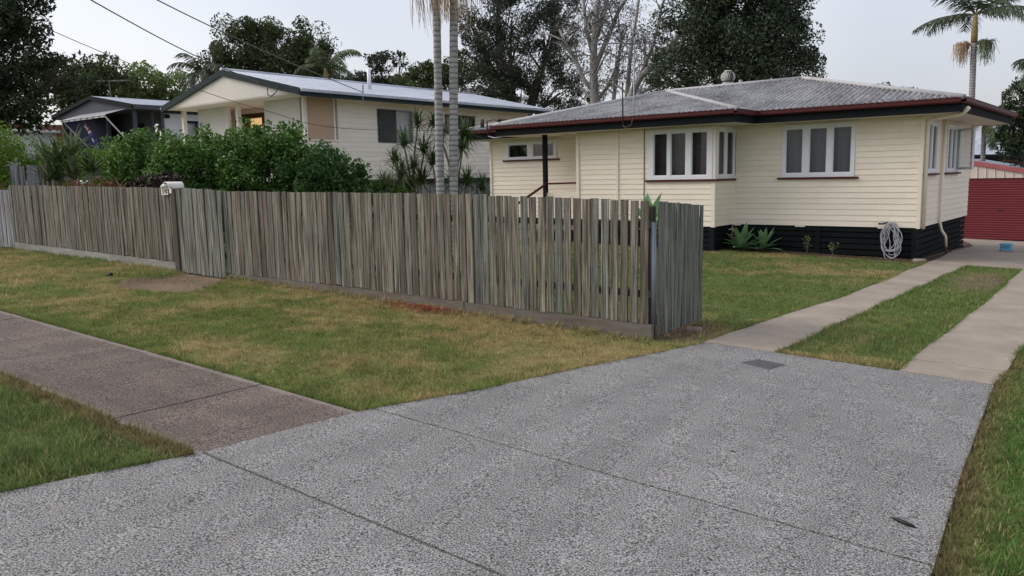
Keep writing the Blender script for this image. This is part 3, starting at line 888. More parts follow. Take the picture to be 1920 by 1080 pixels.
# ------------------------------------------------------------------ houses: walls of single boards, windows, corrugated roofs
BOARD = {}
def board_mesh(pitch, mat):
    k = (pitch, mat.name)
    if k not in BOARD:
        pr = [(0.005, 0.0), (-0.020, 0.0), (-0.020, 0.009), (-0.008, pitch - 0.001), (0.005, pitch - 0.001)]
        n = len(pr)
        vs = [(x, y, z) for x in (0, 1) for y, z in pr]
        fs = [(i, (i + 1) % n, n + (i + 1) % n, n + i) for i in range(n)] + [tuple(range(n)), tuple(range(2 * n - 1, n - 1, -1))]
        me = bpy.data.meshes.new('weatherboard')
        me.from_pydata(vs, [], [f[::-1] for f in fs])
        me.materials.append(mat)
        BOARD[k] = me
    return BOARD[k]

class Face:
    """a wall face: 'S' faces the street (-y), 'E' faces +x, 'W' faces -x; a runs along it, d goes inwards"""
    def __init__(s, side, plane):
        s.side, s.plane = side, plane
    def pt(s, a, d, z):
        return (a, s.plane + d, z) if s.side == 'S' else (s.plane - d, a, z) if s.side == 'E' else (s.plane + d, a, z)
    def box(s, mb, a0, a1, d0, d1, z0, z1, mi=0):
        p, q = s.pt(a0, d0, z0), s.pt(a1, d1, z1)
        return mb.box(p[0], q[0], p[1], q[1], z0, z1, mi)

def cut(a0, a1, ops):
    segs = [(a0, a1)]
    for lo, hi in ops:
        segs = [q for s0, s1 in segs for q in ((s0, min(s1, lo)), (max(s0, hi), s1)) if q[1] - q[0] > 0.01]
    return segs

def wall(parent, face, a0, a1, z0, z1, ops=(), bmat=None, pitch=0.122, back=None, name='wall', thick=0.1, joins=()):
    mb = MB()
    zs = sorted({z0, z1} | {min(max(q, z0), z1) for o in ops for q in o[2:]})
    for lo, hi in zip(zs, zs[1:]):
        for s0, s1 in cut(a0, a1, [o[:2] for o in ops if o[2] <= lo + 1e-6 and o[3] >= hi - 1e-6]):
            face.box(mb, s0, s1, 0.0, thick, lo, hi)
    p = face.pt((a0 + a1) / 2, 0, z0)
    wo = mb.build(name, back, parent, loc=p)
    if bmat is not None:
        me = board_mesh(pitch, bmat)
        rot = {'S': 0, 'E': PI / 2, 'W': -PI / 2}[face.side]
        k = 0
        z = z0
        while z < z1 - 0.03:
            h = min(pitch, z1 - z)
            oo = [o[:2] for o in ops if min(o[3], z + h) - max(o[2], z) > 0.035]
            for s0, s1 in cut(a0, a1, oo):
                # long runs are butt-jointed now and then
                cuts = [s0] + [j for j in joins if s0 + 0.5 < j < s1 - 0.5 and (k % len(joins)) == joins.index(j)] + [s1]
                for c0, c1 in zip(cuts, cuts[1:]):
                    o = bpy.data.objects.new('weatherboard', me)
                    st = face.pt(c1 if face.side == 'W' else c0, 0, z)
                    link(o, wo, st)
                    o.location = Vector(st) - ORG[wo]
                    o.rotation_euler = (0, 0, rot)
                    o.scale = (c1 - c0 - 0.002, 1, h / pitch)
            z += pitch
            k += 1
    return wo

def window(parent, face, a0, a1, z0, z1, panes, pz, mat, curtain=None, sill=None, glass=None, cdepth=0.16, wave=0.035, skip=(), ext=(0.18, 0.18)):
    """frame with mullions round the panes; each pane and the curtain behind it are pieces of the window"""
    mb = MB()
    for s0, s1 in cut(a0, a1, panes):
        face.box(mb, s0, s1, -0.04, 0.05, pz[0], pz[1])
    face.box(mb, a0 - 0.002, a1 + 0.002, -0.042, 0.05, z0, pz[0])
    face.box(mb, a0 - 0.002, a1 + 0.002, -0.042, 0.05, pz[1], z1)
    wo = mb.build('window', mat, parent, loc=face.pt((a0 + a1) / 2, 0, z0))
    for i, (s0, s1) in enumerate(panes):
        if i in skip: continue
        # sash: a slim inner frame round the glass
        sb = MB()
        f = 0.022
        for q in ((s0, s0 + f, pz[0], pz[1]), (s1 - f, s1, pz[0], pz[1]), (s0 + f, s1 - f, pz[0], pz[0] + f), (s0 + f, s1 - f, pz[1] - f, pz[1])):
            face.box(sb, q[0], q[1], -0.022, 0.022, q[2], q[3])
        sb.build('sash', mat, wo)
        pb = MB()
        pb.add([face.pt(a_, 0.0, z_) for a_, z_ in ((s0 + f, pz[0] + f), (s1 - f, pz[0] + f), (s1 - f, pz[1] - f), (s0 + f, pz[1] - f))], [(0, 1, 2, 3)])
        pb.build('pane', glass or MT['glass'], wo)
    if curtain is not None:
        n = max(8, int((a1 - a0) / 0.03))
        vs, fs = [], []
        for i in range(n + 1):
            a = a0 - ext[0] + (a1 - a0 + ext[0] + ext[1]) * i / n
            d = cdepth + wave * math.sin(i * 1.5) * (0.6 + 0.4 * math.sin(i * 0.23)) + wave * 0.5 * math.sin(i * 0.57 + 1)
            vs += [face.pt(a, d, z0 + 0.02), face.pt(a, d + 0.01 * math.sin(i * 0.3), z1 - 0.02)]
        for i in range(n):
            fs.append((2 * i, 2 * i + 2, 2 * i + 3, 2 * i + 1))
        MB().add(vs, fs).build('curtain', curtain, wo, True)
    if sill is not None:
        sb = MB()
        face.box(sb, a0 - 0.09, a1 + 0.09, -0.075, 0.0, z0 - 0.045, z0 - 0.004)
        sb.build('sill', sill, wo)
    return wo

def corr(name, pts, eave, mat, parent, pitch=0.125, amp=0.028, sub=8):
    """corrugated roof face over the planar polygon pts; waves run down the fall, across the eave direction"""
    P = [Vector(p) for p in pts]
    e = Vector(eave).normalized()
    nrm = (P[1] - P[0]).cross(P[2] - P[0]).normalized()
    if nrm.z < 0: nrm = -nrm
    f = e.cross(nrm).normalized()
    o = P[0]
    q = [((p - o).dot(e), (p - o).dot(f)) for p in P]
    s0, s1 = min(a for a, b in q), max(a for a, b in q)
    step = pitch / sub
    n = int((s1 - s0) / step)
    vs, fs = [], []
    last = None
    for i in range(n + 1):
        s = s0 + 1e-4 + (s1 - s0 - 2e-4) * i / n
        ts = []
        for (a0, b0), (a1, b1) in zip(q, q[1:] + q[:1]):
            if (a0 - s) * (a1 - s) < 0:
                ts.append(b0 + (b1 - b0) * (s - a0) / (a1 - a0))
        if len(ts) < 2:
            last = None
            continue
        h = nrm * (amp * math.cos(2 * PI * s / pitch))
        b = len(vs)
        vs += [o + e * s + f * min(ts) + h, o + e * s + f * max(ts) + h]
        if last is not None:
            fs.append((last, last + 1, b + 1, b))
        last = b
    c = sum(P, Vector()) / len(P)
    return MB().add(vs, fs).build(name, mat, parent, True, loc=c)

def sweep_edge(mb, a, b, prof, ext=0.0):
    """profile (outwards, up) swept along a plan edge a->b whose outside is on the right"""
    d = Vector((b[0] - a[0], b[1] - a[1])).normalized()
    o = Vector((d.y, -d.x))
    n = len(prof)
    vs = []
    for p, sg in ((a, -1), (b, 1)):
        for u, z in prof:
            vs.append((p[0] + o.x * u + d.x * ext * sg, p[1] + o.y * u + d.y * ext * sg, z))
    mb.add(vs, [(i, n + i, n + (i + 1) % n, (i + 1) % n) for i in range(n)] + [tuple(range(n)), tuple(range(2 * n - 1, n - 1, -1))])
    return mb

# ---- the cream house
XR, YF, YB = -3.893, 18.115, 17.064            # right wall, main front, projecting front
XB, XP, XL, YE = -7.877, -11.54, -15.30, 23.36  # right of projection, porch corner, left wall, back
ZB, ZT = 0.522, 2.785
house = thing('cream_house', 'low cream weatherboard house with grey corrugated hip roof and maroon gutters', 'house', (-9.6, 20.5, -0.1))
S_main, S_bay, E_bay, E_side, W_bay = Face('S', YF), Face('S', YB), Face('E', XB), Face('E', XR), Face('W', XP)
WZ0, WZ1 = 1.592, 2.740
PZ = (1.672, 2.662)
wm, wb, wr = (-6.738, -5.178, WZ0, WZ1), (-9.527, XB - 0.05, WZ0, WZ1), (YB + 0.05, 18.105, WZ0, WZ1)
wp = (-14.745, -12.95, 2.205, 2.700)
wsa, wsb = (18.37, 19.47, 1.63, 2.70), (20.47, 21.86, 1.63, 2.70)
wall(house, S_main, XB, XR, ZB, ZT, [wm], MT['cream'], 0.122, MT['cream_trim'], joins=(-4.7, -5.9, -4.4))
wall(house, S_bay, XP, XB - 0.05, ZB, ZT, [wb], MT['cream'], 0.122, MT['cream_trim'], joins=(-10.4, -9.0))
wall(house, E_bay, YB + 0.05, YF, ZB, ZT, [wr], MT['cream'], 0.122, MT['cream_trim'])
wall(house, S_main, XL, XP, ZB, ZT, [wp], MT['cream'], 0.122, MT['cream_trim'])
wall(house, W_bay, YB, YF, ZB, ZT, [], MT['cream'], 0.122, MT['cream_trim'])
wall(house, E_side, YF, YE, ZB, ZT, [wsa, wsb], MT['cream'], 0.122, MT['cream_trim'], joins=(20.0, 21.9))
bk = MB().box(XL, XR - 0.1, YE - 0.1, YE, ZB, ZT).box(XL, XL + 0.1, YF + 0.1, YE - 0.1, ZB, ZT)
bk.build('wall', MT['cream_trim'], house)
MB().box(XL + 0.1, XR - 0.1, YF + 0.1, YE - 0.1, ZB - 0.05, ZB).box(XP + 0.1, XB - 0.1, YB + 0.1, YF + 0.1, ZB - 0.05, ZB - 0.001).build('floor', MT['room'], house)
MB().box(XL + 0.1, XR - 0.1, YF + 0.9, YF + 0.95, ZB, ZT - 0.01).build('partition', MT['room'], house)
for x, y, wdt in ((XR + 0.012, YF - 0.012, 0.035), (XB - 0.025, YB + 0.025, 0.045), (XP - 0.01, YB - 0.01, 0.04), (XB + 0.02, YF - 0.02, 0.02), (XL - 0.005, YF - 0.012, 0.035)):
    MB().box(x - wdt, x + wdt, y - wdt, y + wdt, ZB - 0.015, ZT).build('corner_stop', MT['cream_trim'], house, loc=(x, y, ZB))
window(house, S_main, *wm, [(-6.669, -6.276), (-6.147, -5.756), (-5.643, -5.244)], PZ, MT['white'], MT['curtain'], MT['maroon'], wave=0.04)
window(house, S_bay, *wb, [(-9.412, -9.045), (-8.967, -8.574), (-8.447, -8.045)], PZ, MT['white'], MT['curtain_brown'], MT['maroon'], cdepth=0.18, ext=(0.18, -0.06))
window(house, E_bay, *wr, [(17.19, 17.545), (17.64, 18.03)], PZ, MT['white'], MT['curtain'], None, cdepth=0.20, ext=(-0.06, 0.0))
MB().box(XB, XB + 0.07, YB - 0.07, YF - 0.03, WZ0 - 0.046, WZ0 - 0.005).build('sill', MT['maroon'], house)
window(house, S_main, *wp, [(-14.645, -13.955), (-13.77, -13.055)], (2.262, 2.632), MT['white'], MT['navy'], MT['maroon'], MT['glass_dark'])
window(house, E_side, *wsa, [(18.46, 18.87), (18.96, 19.38)], (1.70, 2.63), MT['white'], MT['curtain'], MT['maroon'])
window(house, E_side, *wsb, [(20.55, 20.93), (21.0, 21.38), (21.45, 21.79)], (1.70, 2.63), MT['white'], MT['curtain'], MT['maroon'], skip=(2,))
# opened casement sash
sb = MB()
h0, h1 = Vector((-3.85, 21.80)), Vector((-3.47, 21.20))
for a, b in (((h0, 1.70), (h0, 2.62)), ((h1, 1.70), (h1, 2.62)), ((h0, 1.71), (h1, 1.71)), ((h0, 2.61), (h1, 2.61))):
    sb.bar((a[0].x, a[0].y, a[1]), (b[0].x, b[0].y, b[1]), 0.045, 0.045, (0.3, 0.2, 1))
so = sb.build('open_sash', MT['white'], house)
hd = (h1 - h0).normalized() * 0.02
MB().add([(h0.x + hd.x, h0.y + hd.y, 1.73), (h1.x - hd.x, h1.y - hd.y, 1.73), (h1.x - hd.x, h1.y - hd.y, 2.59), (h0.x + hd.x, h0.y + hd.y, 2.59)], [(0, 1, 2, 3)]).build('pane', MT['glass'], so)

# under-floor slats and stumps
def slats(face, a0, a1, zt, zmin):
    z = zt
    while z - 0.1 > zmin - 0.12:
        m = MB()
        face.box(m, a0, a1, 0.0 + rnd.uniform(-0.004, 0.004), 0.03, z - 0.098, z)
        m.build('slat', MT['slat'], house, loc=face.pt((a0 + a1) / 2, 0, z))
        z -= 0.124
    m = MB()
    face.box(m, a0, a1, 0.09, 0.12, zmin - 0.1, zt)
    m.build('underfloor_dark_fill', MT['void'], house)  # near-black sheet standing in for the shade behind the slats
slats(Face('S', YF + 0.02), XB - 0.02, XR - 0.03, ZB - 0.012, -0.17)
slats(Face('S', YB + 0.02), XP, XB - 0.03, ZB - 0.012, -0.05)
slats(Face('E', XB - 0.03), YB + 0.03, YF + 0.02, ZB - 0.012, -0.08)
slats(Face('E', XR - 0.03), YF + 0.06, YE, ZB - 0.012, -0.30)
for x, y in ((XR - 0.05, YF + 0.04), (XB - 0.05, YB + 0.04), (-5.9, YF + 0.05)):
    MB().box(x - 0.055, x + 0.055, y - 0.055, y + 0.055, g(x, y) - 0.1, ZB - 0.02).build('stump', MT['slat'], house)
for x in (-8.25, -7.80, -6.3, -4.55):
    y = YB if x < XB else YF
    MB().box(x - 0.11, x + 0.11, y - 0.015, y + 0.02, ZB - 0.03, ZB - 0.001).build('packing_block', MT['cream_trim'], house)

# roof
ZE = 3.045
A, R = (-11.05, 20.75, 4.00), (-7.26, 20.75, 4.02)
ex = (1, 0, 0); ey = (0, 1, 0)
rt = lambda x, y: (x, y, ZE)
corr('roof_face', [rt(-13.80, 16.40), rt(-7.08, 16.40), A], ex, MT['roof_old'], house)
corr('roof_face', [rt(-7.08, 16.40), rt(-7.08, 17.44), A], ey, MT['roof_old'], house)
corr('roof_face', [rt(-7.08, 17.44), rt(-3.04, 17.44), R, A], ex, MT['roof_old'], house)
corr('roof_face', [rt(-3.04, 17.44), rt(-3.04, 24.06), R], ey, MT['roof_old'], house)
corr('roof_face', [rt(-16.0, 24.06), rt(-3.04, 24.06), R, A], ex, MT['roof_old'], house)
corr('roof_face', [rt(-16.0, 17.44), rt(-16.0, 24.06), A], ey, MT['roof_old'], house)
corr('roof_face', [rt(-16.0, 17.44), rt(-13.80, 17.44), A], ex, MT['roof_old'], house)
corr('roof_face', [rt(-13.80, 16.40), rt(-13.80, 17.44), A], ey, MT['roof_old'], house)
for a, b in ((A, R), (R, (-3.06, 17.46, ZE)), (R, (-3.06, 24.04, ZE)), (A, (-7.1, 16.42, ZE)), (A, (-13.78, 16.42, ZE)), (A, (-15.98, 17.46, ZE)), (A, (-15.98, 24.04, ZE))):
    a, b = Vector(a) + Vector((0, 0, 0.012)), Vector(b) + Vector((0, 0, 0.008))
    MB().tube([a, b], 0.055, 10).build('ridge_cap', MT['ridge'], house, True, loc=(a + b) / 2)
EAVE = [(-15.95, 17.5), (-13.74, 17.5), (-13.74, 16.46), (-7.14, 16.46), (-7.14, 17.5), (-3.1, 17.5), (-3.1, 24.0), (-15.95, 24.0)]
for i in range(len(EAVE)):
    a, b = EAVE[i], EAVE[(i + 1) % len(EAVE)]
    mid = ((a[0] + b[0]) / 2, (a[1] + b[1]) / 2, 2.9)
    concave = i in (0, 4)
    sweep_edge(MB(), a, b, [(-0.025, 2.785), (0.0, 2.785), (0.0, 2.975), (-0.025, 2.975)], -0.001).build('fascia', MT['fascia'], house, loc=mid)
    gb = MB()
    d = Vector((b[0] - a[0], b[1] - a[1])).normalized()
    es = 0.0 if i in (1, 4) else 0.112
    ee = -0.112 if i in (0, 3) else 0.0
    if i == 3: ee = 0.0
    sweep_edge(gb, (a[0] - d.x * es, a[1] - d.y * es), (b[0] + d.x * ee, b[1] + d.y * ee),
               [(0.004, 2.945), (0.075, 2.945), (0.102, 2.97), (0.106, 3.035), (0.112, 3.04), (0.112, 3.052), (0.098, 3.052), (0.095, 2.98), (0.07, 2.957), (0.004, 2.957)])
    gb.build('gutter', MT['maroon'], house, loc=mid)
MB().add([(x, y, 2.788) for x, y in EAVE], [tuple(range(8))]).build('soffit', MT['soffit'], house)

# pipes, cable, vents on the house
mb = MB().tube([(-3.0, 17.62, 2.86), (-3.12, 17.72, 2.75), (-3.72, 18.12, 2.71), (-3.80, 18.19, 2.66), (-3.81, 18.20, 2.5), (-3.81, 18.20, 0.5)], 0.042, 10)
mb.build('downpipe', MT['cream_trim'], house, True)
mb = MB().tube([(-3.83, 19.92, 2.76), (-3.83, 19.92, 0.52), (-3.80, 19.96, 0.36), (-3.74, 20.1, 0.22), (-3.74, 20.2, -0.02)], 0.032, 10)
mb.build('waste_pipe', MT['cream_trim'], house, True)
MB().tube([(-3.74, 20.2, 0.0), (-3.72, 20.22, -0.3)], 0.026, 8).build('riser', MT['rusty'], house, True)
MB().box(-10.425, -10.365, YB - 0.045, YB - 0.005, ZB, ZT).build('conduit', MT['cream_trim'], house)
MB().tube([(-9.655, YB - 0.028, 2.80), (-9.66, YB - 0.028, 0.5)], 0.009, 6).build('cable', MT['black'], house)
wt = MB()
wx, wy = -9.35, 21.0
wt.lathe(wx, wy, [(0.16, 3.80), (0.16, 4.10), (0.15, 4.12)], 16)
wb_ = wt.build('vent_collar', MT['ridge'], house, True)
wt = MB()
for k in range(18):
    a = 2 * PI * k / 18
    for q in range(6):
        t0, t1 = PI * (q + 0.3) / 6.6, PI * (q + 1.3) / 6.6
        def sp(t, da): return (wx + 0.195 * math.sin(t) * math.cos(a + da + t * 0.25), wy + 0.195 * math.sin(t) * math.sin(a + da + t * 0.25), 4.265 - 0.17 * math.cos(t))
        def si(t, da): return (wx + 0.15 * math.sin(t) * math.cos(a + da + t * 0.25), wy + 0.15 * math.sin(t) * math.sin(a + da + t * 0.25), 4.265 - 0.165 * math.cos(t))
        wt.add([sp(t0, 0), si(t0, 0.2), si(t1, 0.2), sp(t1, 0)], [(0, 1, 2, 3)])
wt.lathe(wx, wy, [(0.0, 4.445), (0.09, 4.435), (0.10, 4.415)], 16)
wt.build('turbine_vent', MT['mailbox'], house)
MB().lathe(wx, wy, [(0.135, 4.12), (0.14, 4.25), (0.11, 4.40), (0.0, 4.41)], 12).build('vent_gap_shade', MT['rusty'], house, True)  # dark cylinder added so the gaps between the ribs look shaded
MB().tube([(-8.95, 20.9, 3.9), (-8.95, 20.9, 4.15)], 0.05, 10).build('flue', MT['galv'], house, True)

# porch
MB().box(-12.66, -12.56, YB - 0.02, YB + 0.08, 0.40, 2.79).build('porch_post', MT['fascia'], house)
MB().box(-15.2, XP, YB - 0.1, YF, 0.36, 0.47).build('porch_floor', MT['strip'], house)
MB().bar((-12.56, YB + 0.03, 1.535), (XP, YB + 0.03, 1.545), 0.05, 0.045).build('handrail', MT['maroon'], house)
MB().bar((-12.60, YB - 0.02, 1.50), (-12.78, 15.6, 0.85), 0.05, 0.05).build('handrail', MT['maroon'], house)
for z in (1.25, 0.95, 0.65):
    MB().bar((-12.56, YB + 0.03, z), (XP, YB + 0.03, z), 0.03, 0.09).build('balustrade_rail', MT['cream_trim'], house)
for k in range(3):
    MB().box(-13.9, -12.7, YB - 0.1 - 0.28 * (k + 1), YB - 0.1 - 0.28 * k, -0.05, 0.32 - 0.13 * k).build('step', MT['strip'], house)
MB().tube([(-12.2, 17.5, 2.77), (-12.2, 17.5, 2.74)], 0.11, 14).build('porch_light', MT['white'], house, True)

# roof-edge service brackets and aerials
t = thing('antenna_mast', 'tall thin grey television aerial on the cream house roof', 'aerial', (-9.66, 16.55, 2.95))
MB().tube([(-9.66, 16.62, 2.9), (-9.70, 16.62, 3.1), (-9.98, 17.0, 4.78)][0:2] + [(-9.75, 16.75, 4.85)], 0.018, 8).build('mast', MT['galv'], t, True)
ym = MB().tube([(-9.70, 16.70, 4.72), (-10.5, 16.1, 4.72)], 0.012, 6)
ym.build('boom', MT['galv'], t)
for k in range(9):
    p = Vector((-9.78, 16.64, 4.72)).lerp(Vector((-10.48, 16.115, 4.72)), k / 8)
    q = Vector((0.6, 0.8, 0)) * (0.32 - 0.018 * k)
    MB().tube([p - q, p + q], 0.006, 5).build('element', MT['galv'], t)
t = thing('service_pole', 'short dark steel service pole at the gutter of the cream house', 'pole', (-9.83, 16.36, 2.85))
MB().tube([(-9.83, 16.36, 2.83), (-9.84, 16.36, 3.84)], 0.018, 8).build('pole', MT['rusty'], t, True)
MB().tube([(-9.83, 16.36, 2.85), (-9.75, 16.33, 2.80), (-9.60, 16.33, 2.84), (-9.55, 16.36, 3.02)], 0.014, 8).build('cable_loop', MT['rusty'], t, True)
t = thing('service_bracket', 'rusty service bracket on the left end of the maroon gutter', 'bracket', (-14.75, 17.3, 2.9))
MB().tube([(-14.75, 17.34, 2.85), (-14.75, 17.30, 3.28)], 0.022, 8).build('stem', MT['rusty'], t, True)
MB().lathe(-14.9, 17.28, [(0.0, 3.10), (0.05, 3.10), (0.06, 3.2), (0.05, 3.32), (0.0, 3.34)], 10).build('insulator', MT['rusty'], t, True)
MB().tube([(-14.75, 17.3, 3.27), (-14.5, 17.3, 3.3), (-14.25, 17.33, 3.2), (-14.2, 17.36, 3.05)], 0.014, 8).build('cable_loop', MT['black'], t, True)
MB().tube([(-14.75, 17.34, 2.86), (-14.5, 17.32, 2.80), (-14.2, 17.33, 2.82)], 0.02, 8).build('arm', MT['galv'], t, True)

# ---- the pale gabled house
MX0, MX1, MYF, MYE, MZB, MZT = -28.7, -21.93, 16.59, 28.5, 1.885, 4.46
mid = thing('gabled_house', 'off-white weatherboard house with low gable and pale blue-grey roof', 'house', (-25.4, 22.5, 0.3))
E_mid = Face('E', MX1)
msc, mw2, mw3 = (19.72, 21.46, 3.03, 4.215), (23.2, 24.95, 3.45, 4.17), (26.4, 27.3, 3.5, 4.12)
wall(mid, E_mid, 18.06, MYE, MZB, MZT, [msc, mw2, mw3], MT['midboard'], 0.163, MT['midboard'], joins=(22.3, 25.6))
wall(mid, E_mid, MYF + 0.06, 18.05, MZB, 3.055, [], MT['midboard'], 0.163, MT['midboard'])
window(mid, E_mid, *msc, [(19.76, 20.56), (20.62, 21.42)], (3.07, 4.175), MT['galv'], MT['curtain_white'], None)
sc_ = MB()
E_mid.box(sc_, 19.74, 20.58, -0.075, -0.05, 3.05, 4.195)
so = sc_.build('security_screen', MT['screen'], mid)
gl = MB()
for k in range(-8, 9):
    for sg in (1, -1):
        # diagonal lattice bars clipped to the screen
        c = 20.16 + k * 0.115
        p0, p1 = [], []
        za, zb = 3.07, 4.175
        ya, yb = c - sg * 0.55, c + sg * 0.55
        t0, t1 = 0.0, 1.0
        for lo, hi in ((19.76, 20.56),):
            dy = yb - ya
            ts = sorted(((lo - ya) / dy, (hi - ya) / dy))
            t0, t1 = max(t0, ts[0]), min(t1, ts[1])
        if t1 > t0 + 0.02:
            gl.bar((MX1 + 0.079, ya + (yb - ya) * t0, za + (zb - za) * t0), (MX1 + 0.079, ya + (yb - ya) * t1, za + (zb - za) * t1), 0.006, 0.010, (1, 0, 0))
gl.build('lattice', MT['mesh_grey'], so)
window(mid, E_mid, *mw2, [(23.26, 24.05), (24.12, 24.88)], (3.51, 4.11), MT['door'], MT['curtain'], None)
window(mid, E_mid, *mw3, [(26.45, 27.25)], (3.55, 4.07), MT['door'], MT['navy'], None, MT['glass_dark'])
MB().box(MX1 - 0.06, MX1 + 0.05, 16.55, 16.68, 1.0, 4.46).build('verandah_post', MT['midgable'], mid)
MB().box(MX1 - 0.06, MX1 + 0.045, 17.93, 18.06, 1.885, 4.46).build('verandah_post', MT['midgable'], mid)
MB().box(MX1 - 0.05, MX1 + 0.03, 17.78, 17.84, 3.06, 4.46).build('verandah_post', MT['midgable'], mid)
MB().box(MX1 - 0.06, MX1 + 0.05, 16.68, 17.93, 3.03, 3.08).build('balustrade_cap', MT['midgable'], mid)
MB().box(MX1 - 0.02, MX1 - 0.005, 16.73, 17.77, 3.09, 4.45).build('roller_blind', MT['blind'], mid)
for x in (-29.24, -25.62):
    MB().box(x - 0.07, x + 0.07, 16.5, 16.64, 0.4, 4.5).build('verandah_post', MT['midgable'], mid)
S_mid = Face('S', 16.8)
wall(mid, S_mid, -28.65, -26.62, MZB, MZT, [], None, 0.2, MT['midsheet'])
wall(mid, S_mid, -24.40, -22.42, MZB, MZT, [], None, 0.2, MT['midsheet'])
wall(mid, Face('S', 18.1), -28.65, -21.95, MZB, MZT, [(-28.2, -26.3, MZB, 4.29)], None, 0.2, MT['midgable'])
MB().box(-28.65, -28.55, 16.9, MYE, MZB, MZT).box(-28.55, -22.03, MYE - 0.1, MYE, MZB, MZT).box(-24.4, -24.3, 16.9, 18.1, MZB, MZT).build('wall', MT['midgable'], mid)
dm = MB().box(-28.2, -28.05, 18.08, 18.2, MZB, 4.29).box(-26.45, -26.3, 18.08, 18.2, MZB, 4.29).box(-28.05, -26.45, 18.08, 18.2, 4.12, 4.29).box(-27.5, -27.38, 18.09, 18.19, MZB, 4.12)
do = dm.build('doorway', MT['door'], mid)
MB().box(-27.38, -26.45, 18.22, 18.25, MZB, 4.12).build('lit_hall', MT['lit'], do)
MB().box(-28.05, -27.5, 18.14, 18.17, MZB, 4.12).build('door_leaf', MT['door'], do)
MB().box(-29.4, MX1 + 0.0, 15.95, MYE, 1.72, 1.875).build('floor_platform', MT['midgable'], mid)
MB().box(-28.55, -22.05, 18.5, MYE - 0.1, 1.876, 1.884).box(-28.5, -22.6, 22.0, 22.1, 1.89, 4.44).build('room', MT['room'], mid)
# gable and roof
GX0, GX1, GXA, GY0, GY1 = -29.56, -21.12, -25.40, 15.86, 29.0
MB().add([(-29.3, 15.92, 4.50), (-21.35, 15.92, 4.50), (-21.35, 15.92, 4.53), (GXA, 15.92, 5.45), (-29.3, 15.92, 4.55)], [(0, 1, 2, 3, 4)]).build('gable_panel', MT['midgable'], mid)
MB().box(GX0 + 0.1, GX1 - 0.05, 15.93, GY1 - 0.1, 4.465, 4.495).build('soffit', MT['midgable'], mid)
corr('roof_face', [(GXA, GY0, 5.54), (GXA, GY1, 5.54), (GX1, GY1, 4.58), (GX1, GY0, 4.58)], ey, MT['roof_new'], mid)
corr('roof_face', [(GXA, GY0, 5.54), (GXA, GY1, 5.54), (GX0, GY1, 4.58), (GX0, GY0, 4.58)], ey, MT['roof_new'], mid)
MB().tube([(GXA, GY0, 5.55), (GXA, GY1, 5.55)], 0.07, 10).build('ridge_cap', MT['roof_new'], mid, True)
for x in (GX0, GX1):
    sg = 1 if x > GXA else -1
    MB().add([(GXA, 15.84, 5.53), (x, 15.84, 4.56), (x, 15.84, 4.38), (GXA, 15.84, 5.35), (GXA, 15.90, 5.53), (x, 15.90, 4.56), (x, 15.90, 4.38), (GXA, 15.90, 5.35)],
             [(0, 1, 2, 3), (7, 6, 5, 4), (0, 4, 5, 1), (1, 5, 6, 2), (2, 6, 7, 3), (3, 7, 4, 0)]).build('barge_board', MT['slate'], mid)
    MB().box(x - 0.015, x + 0.015, 15.9, GY1, 4.36, 4.545).build('fascia', MT['slate'], mid)
    MB().box(x + sg * 0.016, x + sg * 0.12, 15.88, GY1, 4.49, 4.575).build('gutter', MT['roof_new'], mid)
MB().tube([(-22.9, 20.3, 4.9), (-22.9, 20.3, 5.72)], 0.07, 10).build('flue', MT['white'], mid, True)
MB().tube([(-21.06, 18.35, 4.3), (-21.02, 18.35, 4.86)], 0.022, 6).build('service_bracket', MT['galv'], mid)
MB().tube([(-22.1, 15.80, 4.78), (-22.15, 15.74, 4.55), (-22.4, 15.72, 4.42), (-22.62, 15.74, 4.5), (-22.7, 15.8, 4.72)], 0.016, 6).build('cable_loop', MT['wire'], mid, True)
MB().box(MX1 - 0.04, MX1 - 0.015, 17.0, MYE, 1.55, 1.74).build('bearer', MT['void'], mid)
for k in range(66):
    y = 18.4 + k * 0.15
    paling(mid, MX1 - 0.10, y, g(-21.9, y), 1.56, 0.135, 'paling_grey', PI / 2, 0.004)
MB().box(-28.5, -28.2, 18.2, 28, 0.3, 1.7).box(MX1 - 0.35, MX1 - 0.33, 17, MYE, 0.2, 1.7).build('underfloor_dark_fill', MT['void'], mid)  # near-black sheets stand in for the shade behind the palings
MB().lathe(-21.86, 27.6, [(0.0, 3.03), (0.07, 3.05), (0.09, 3.11), (0.07, 3.17), (0.0, 3.19)], 10).build('wall_light', MT['white'], mid, True)

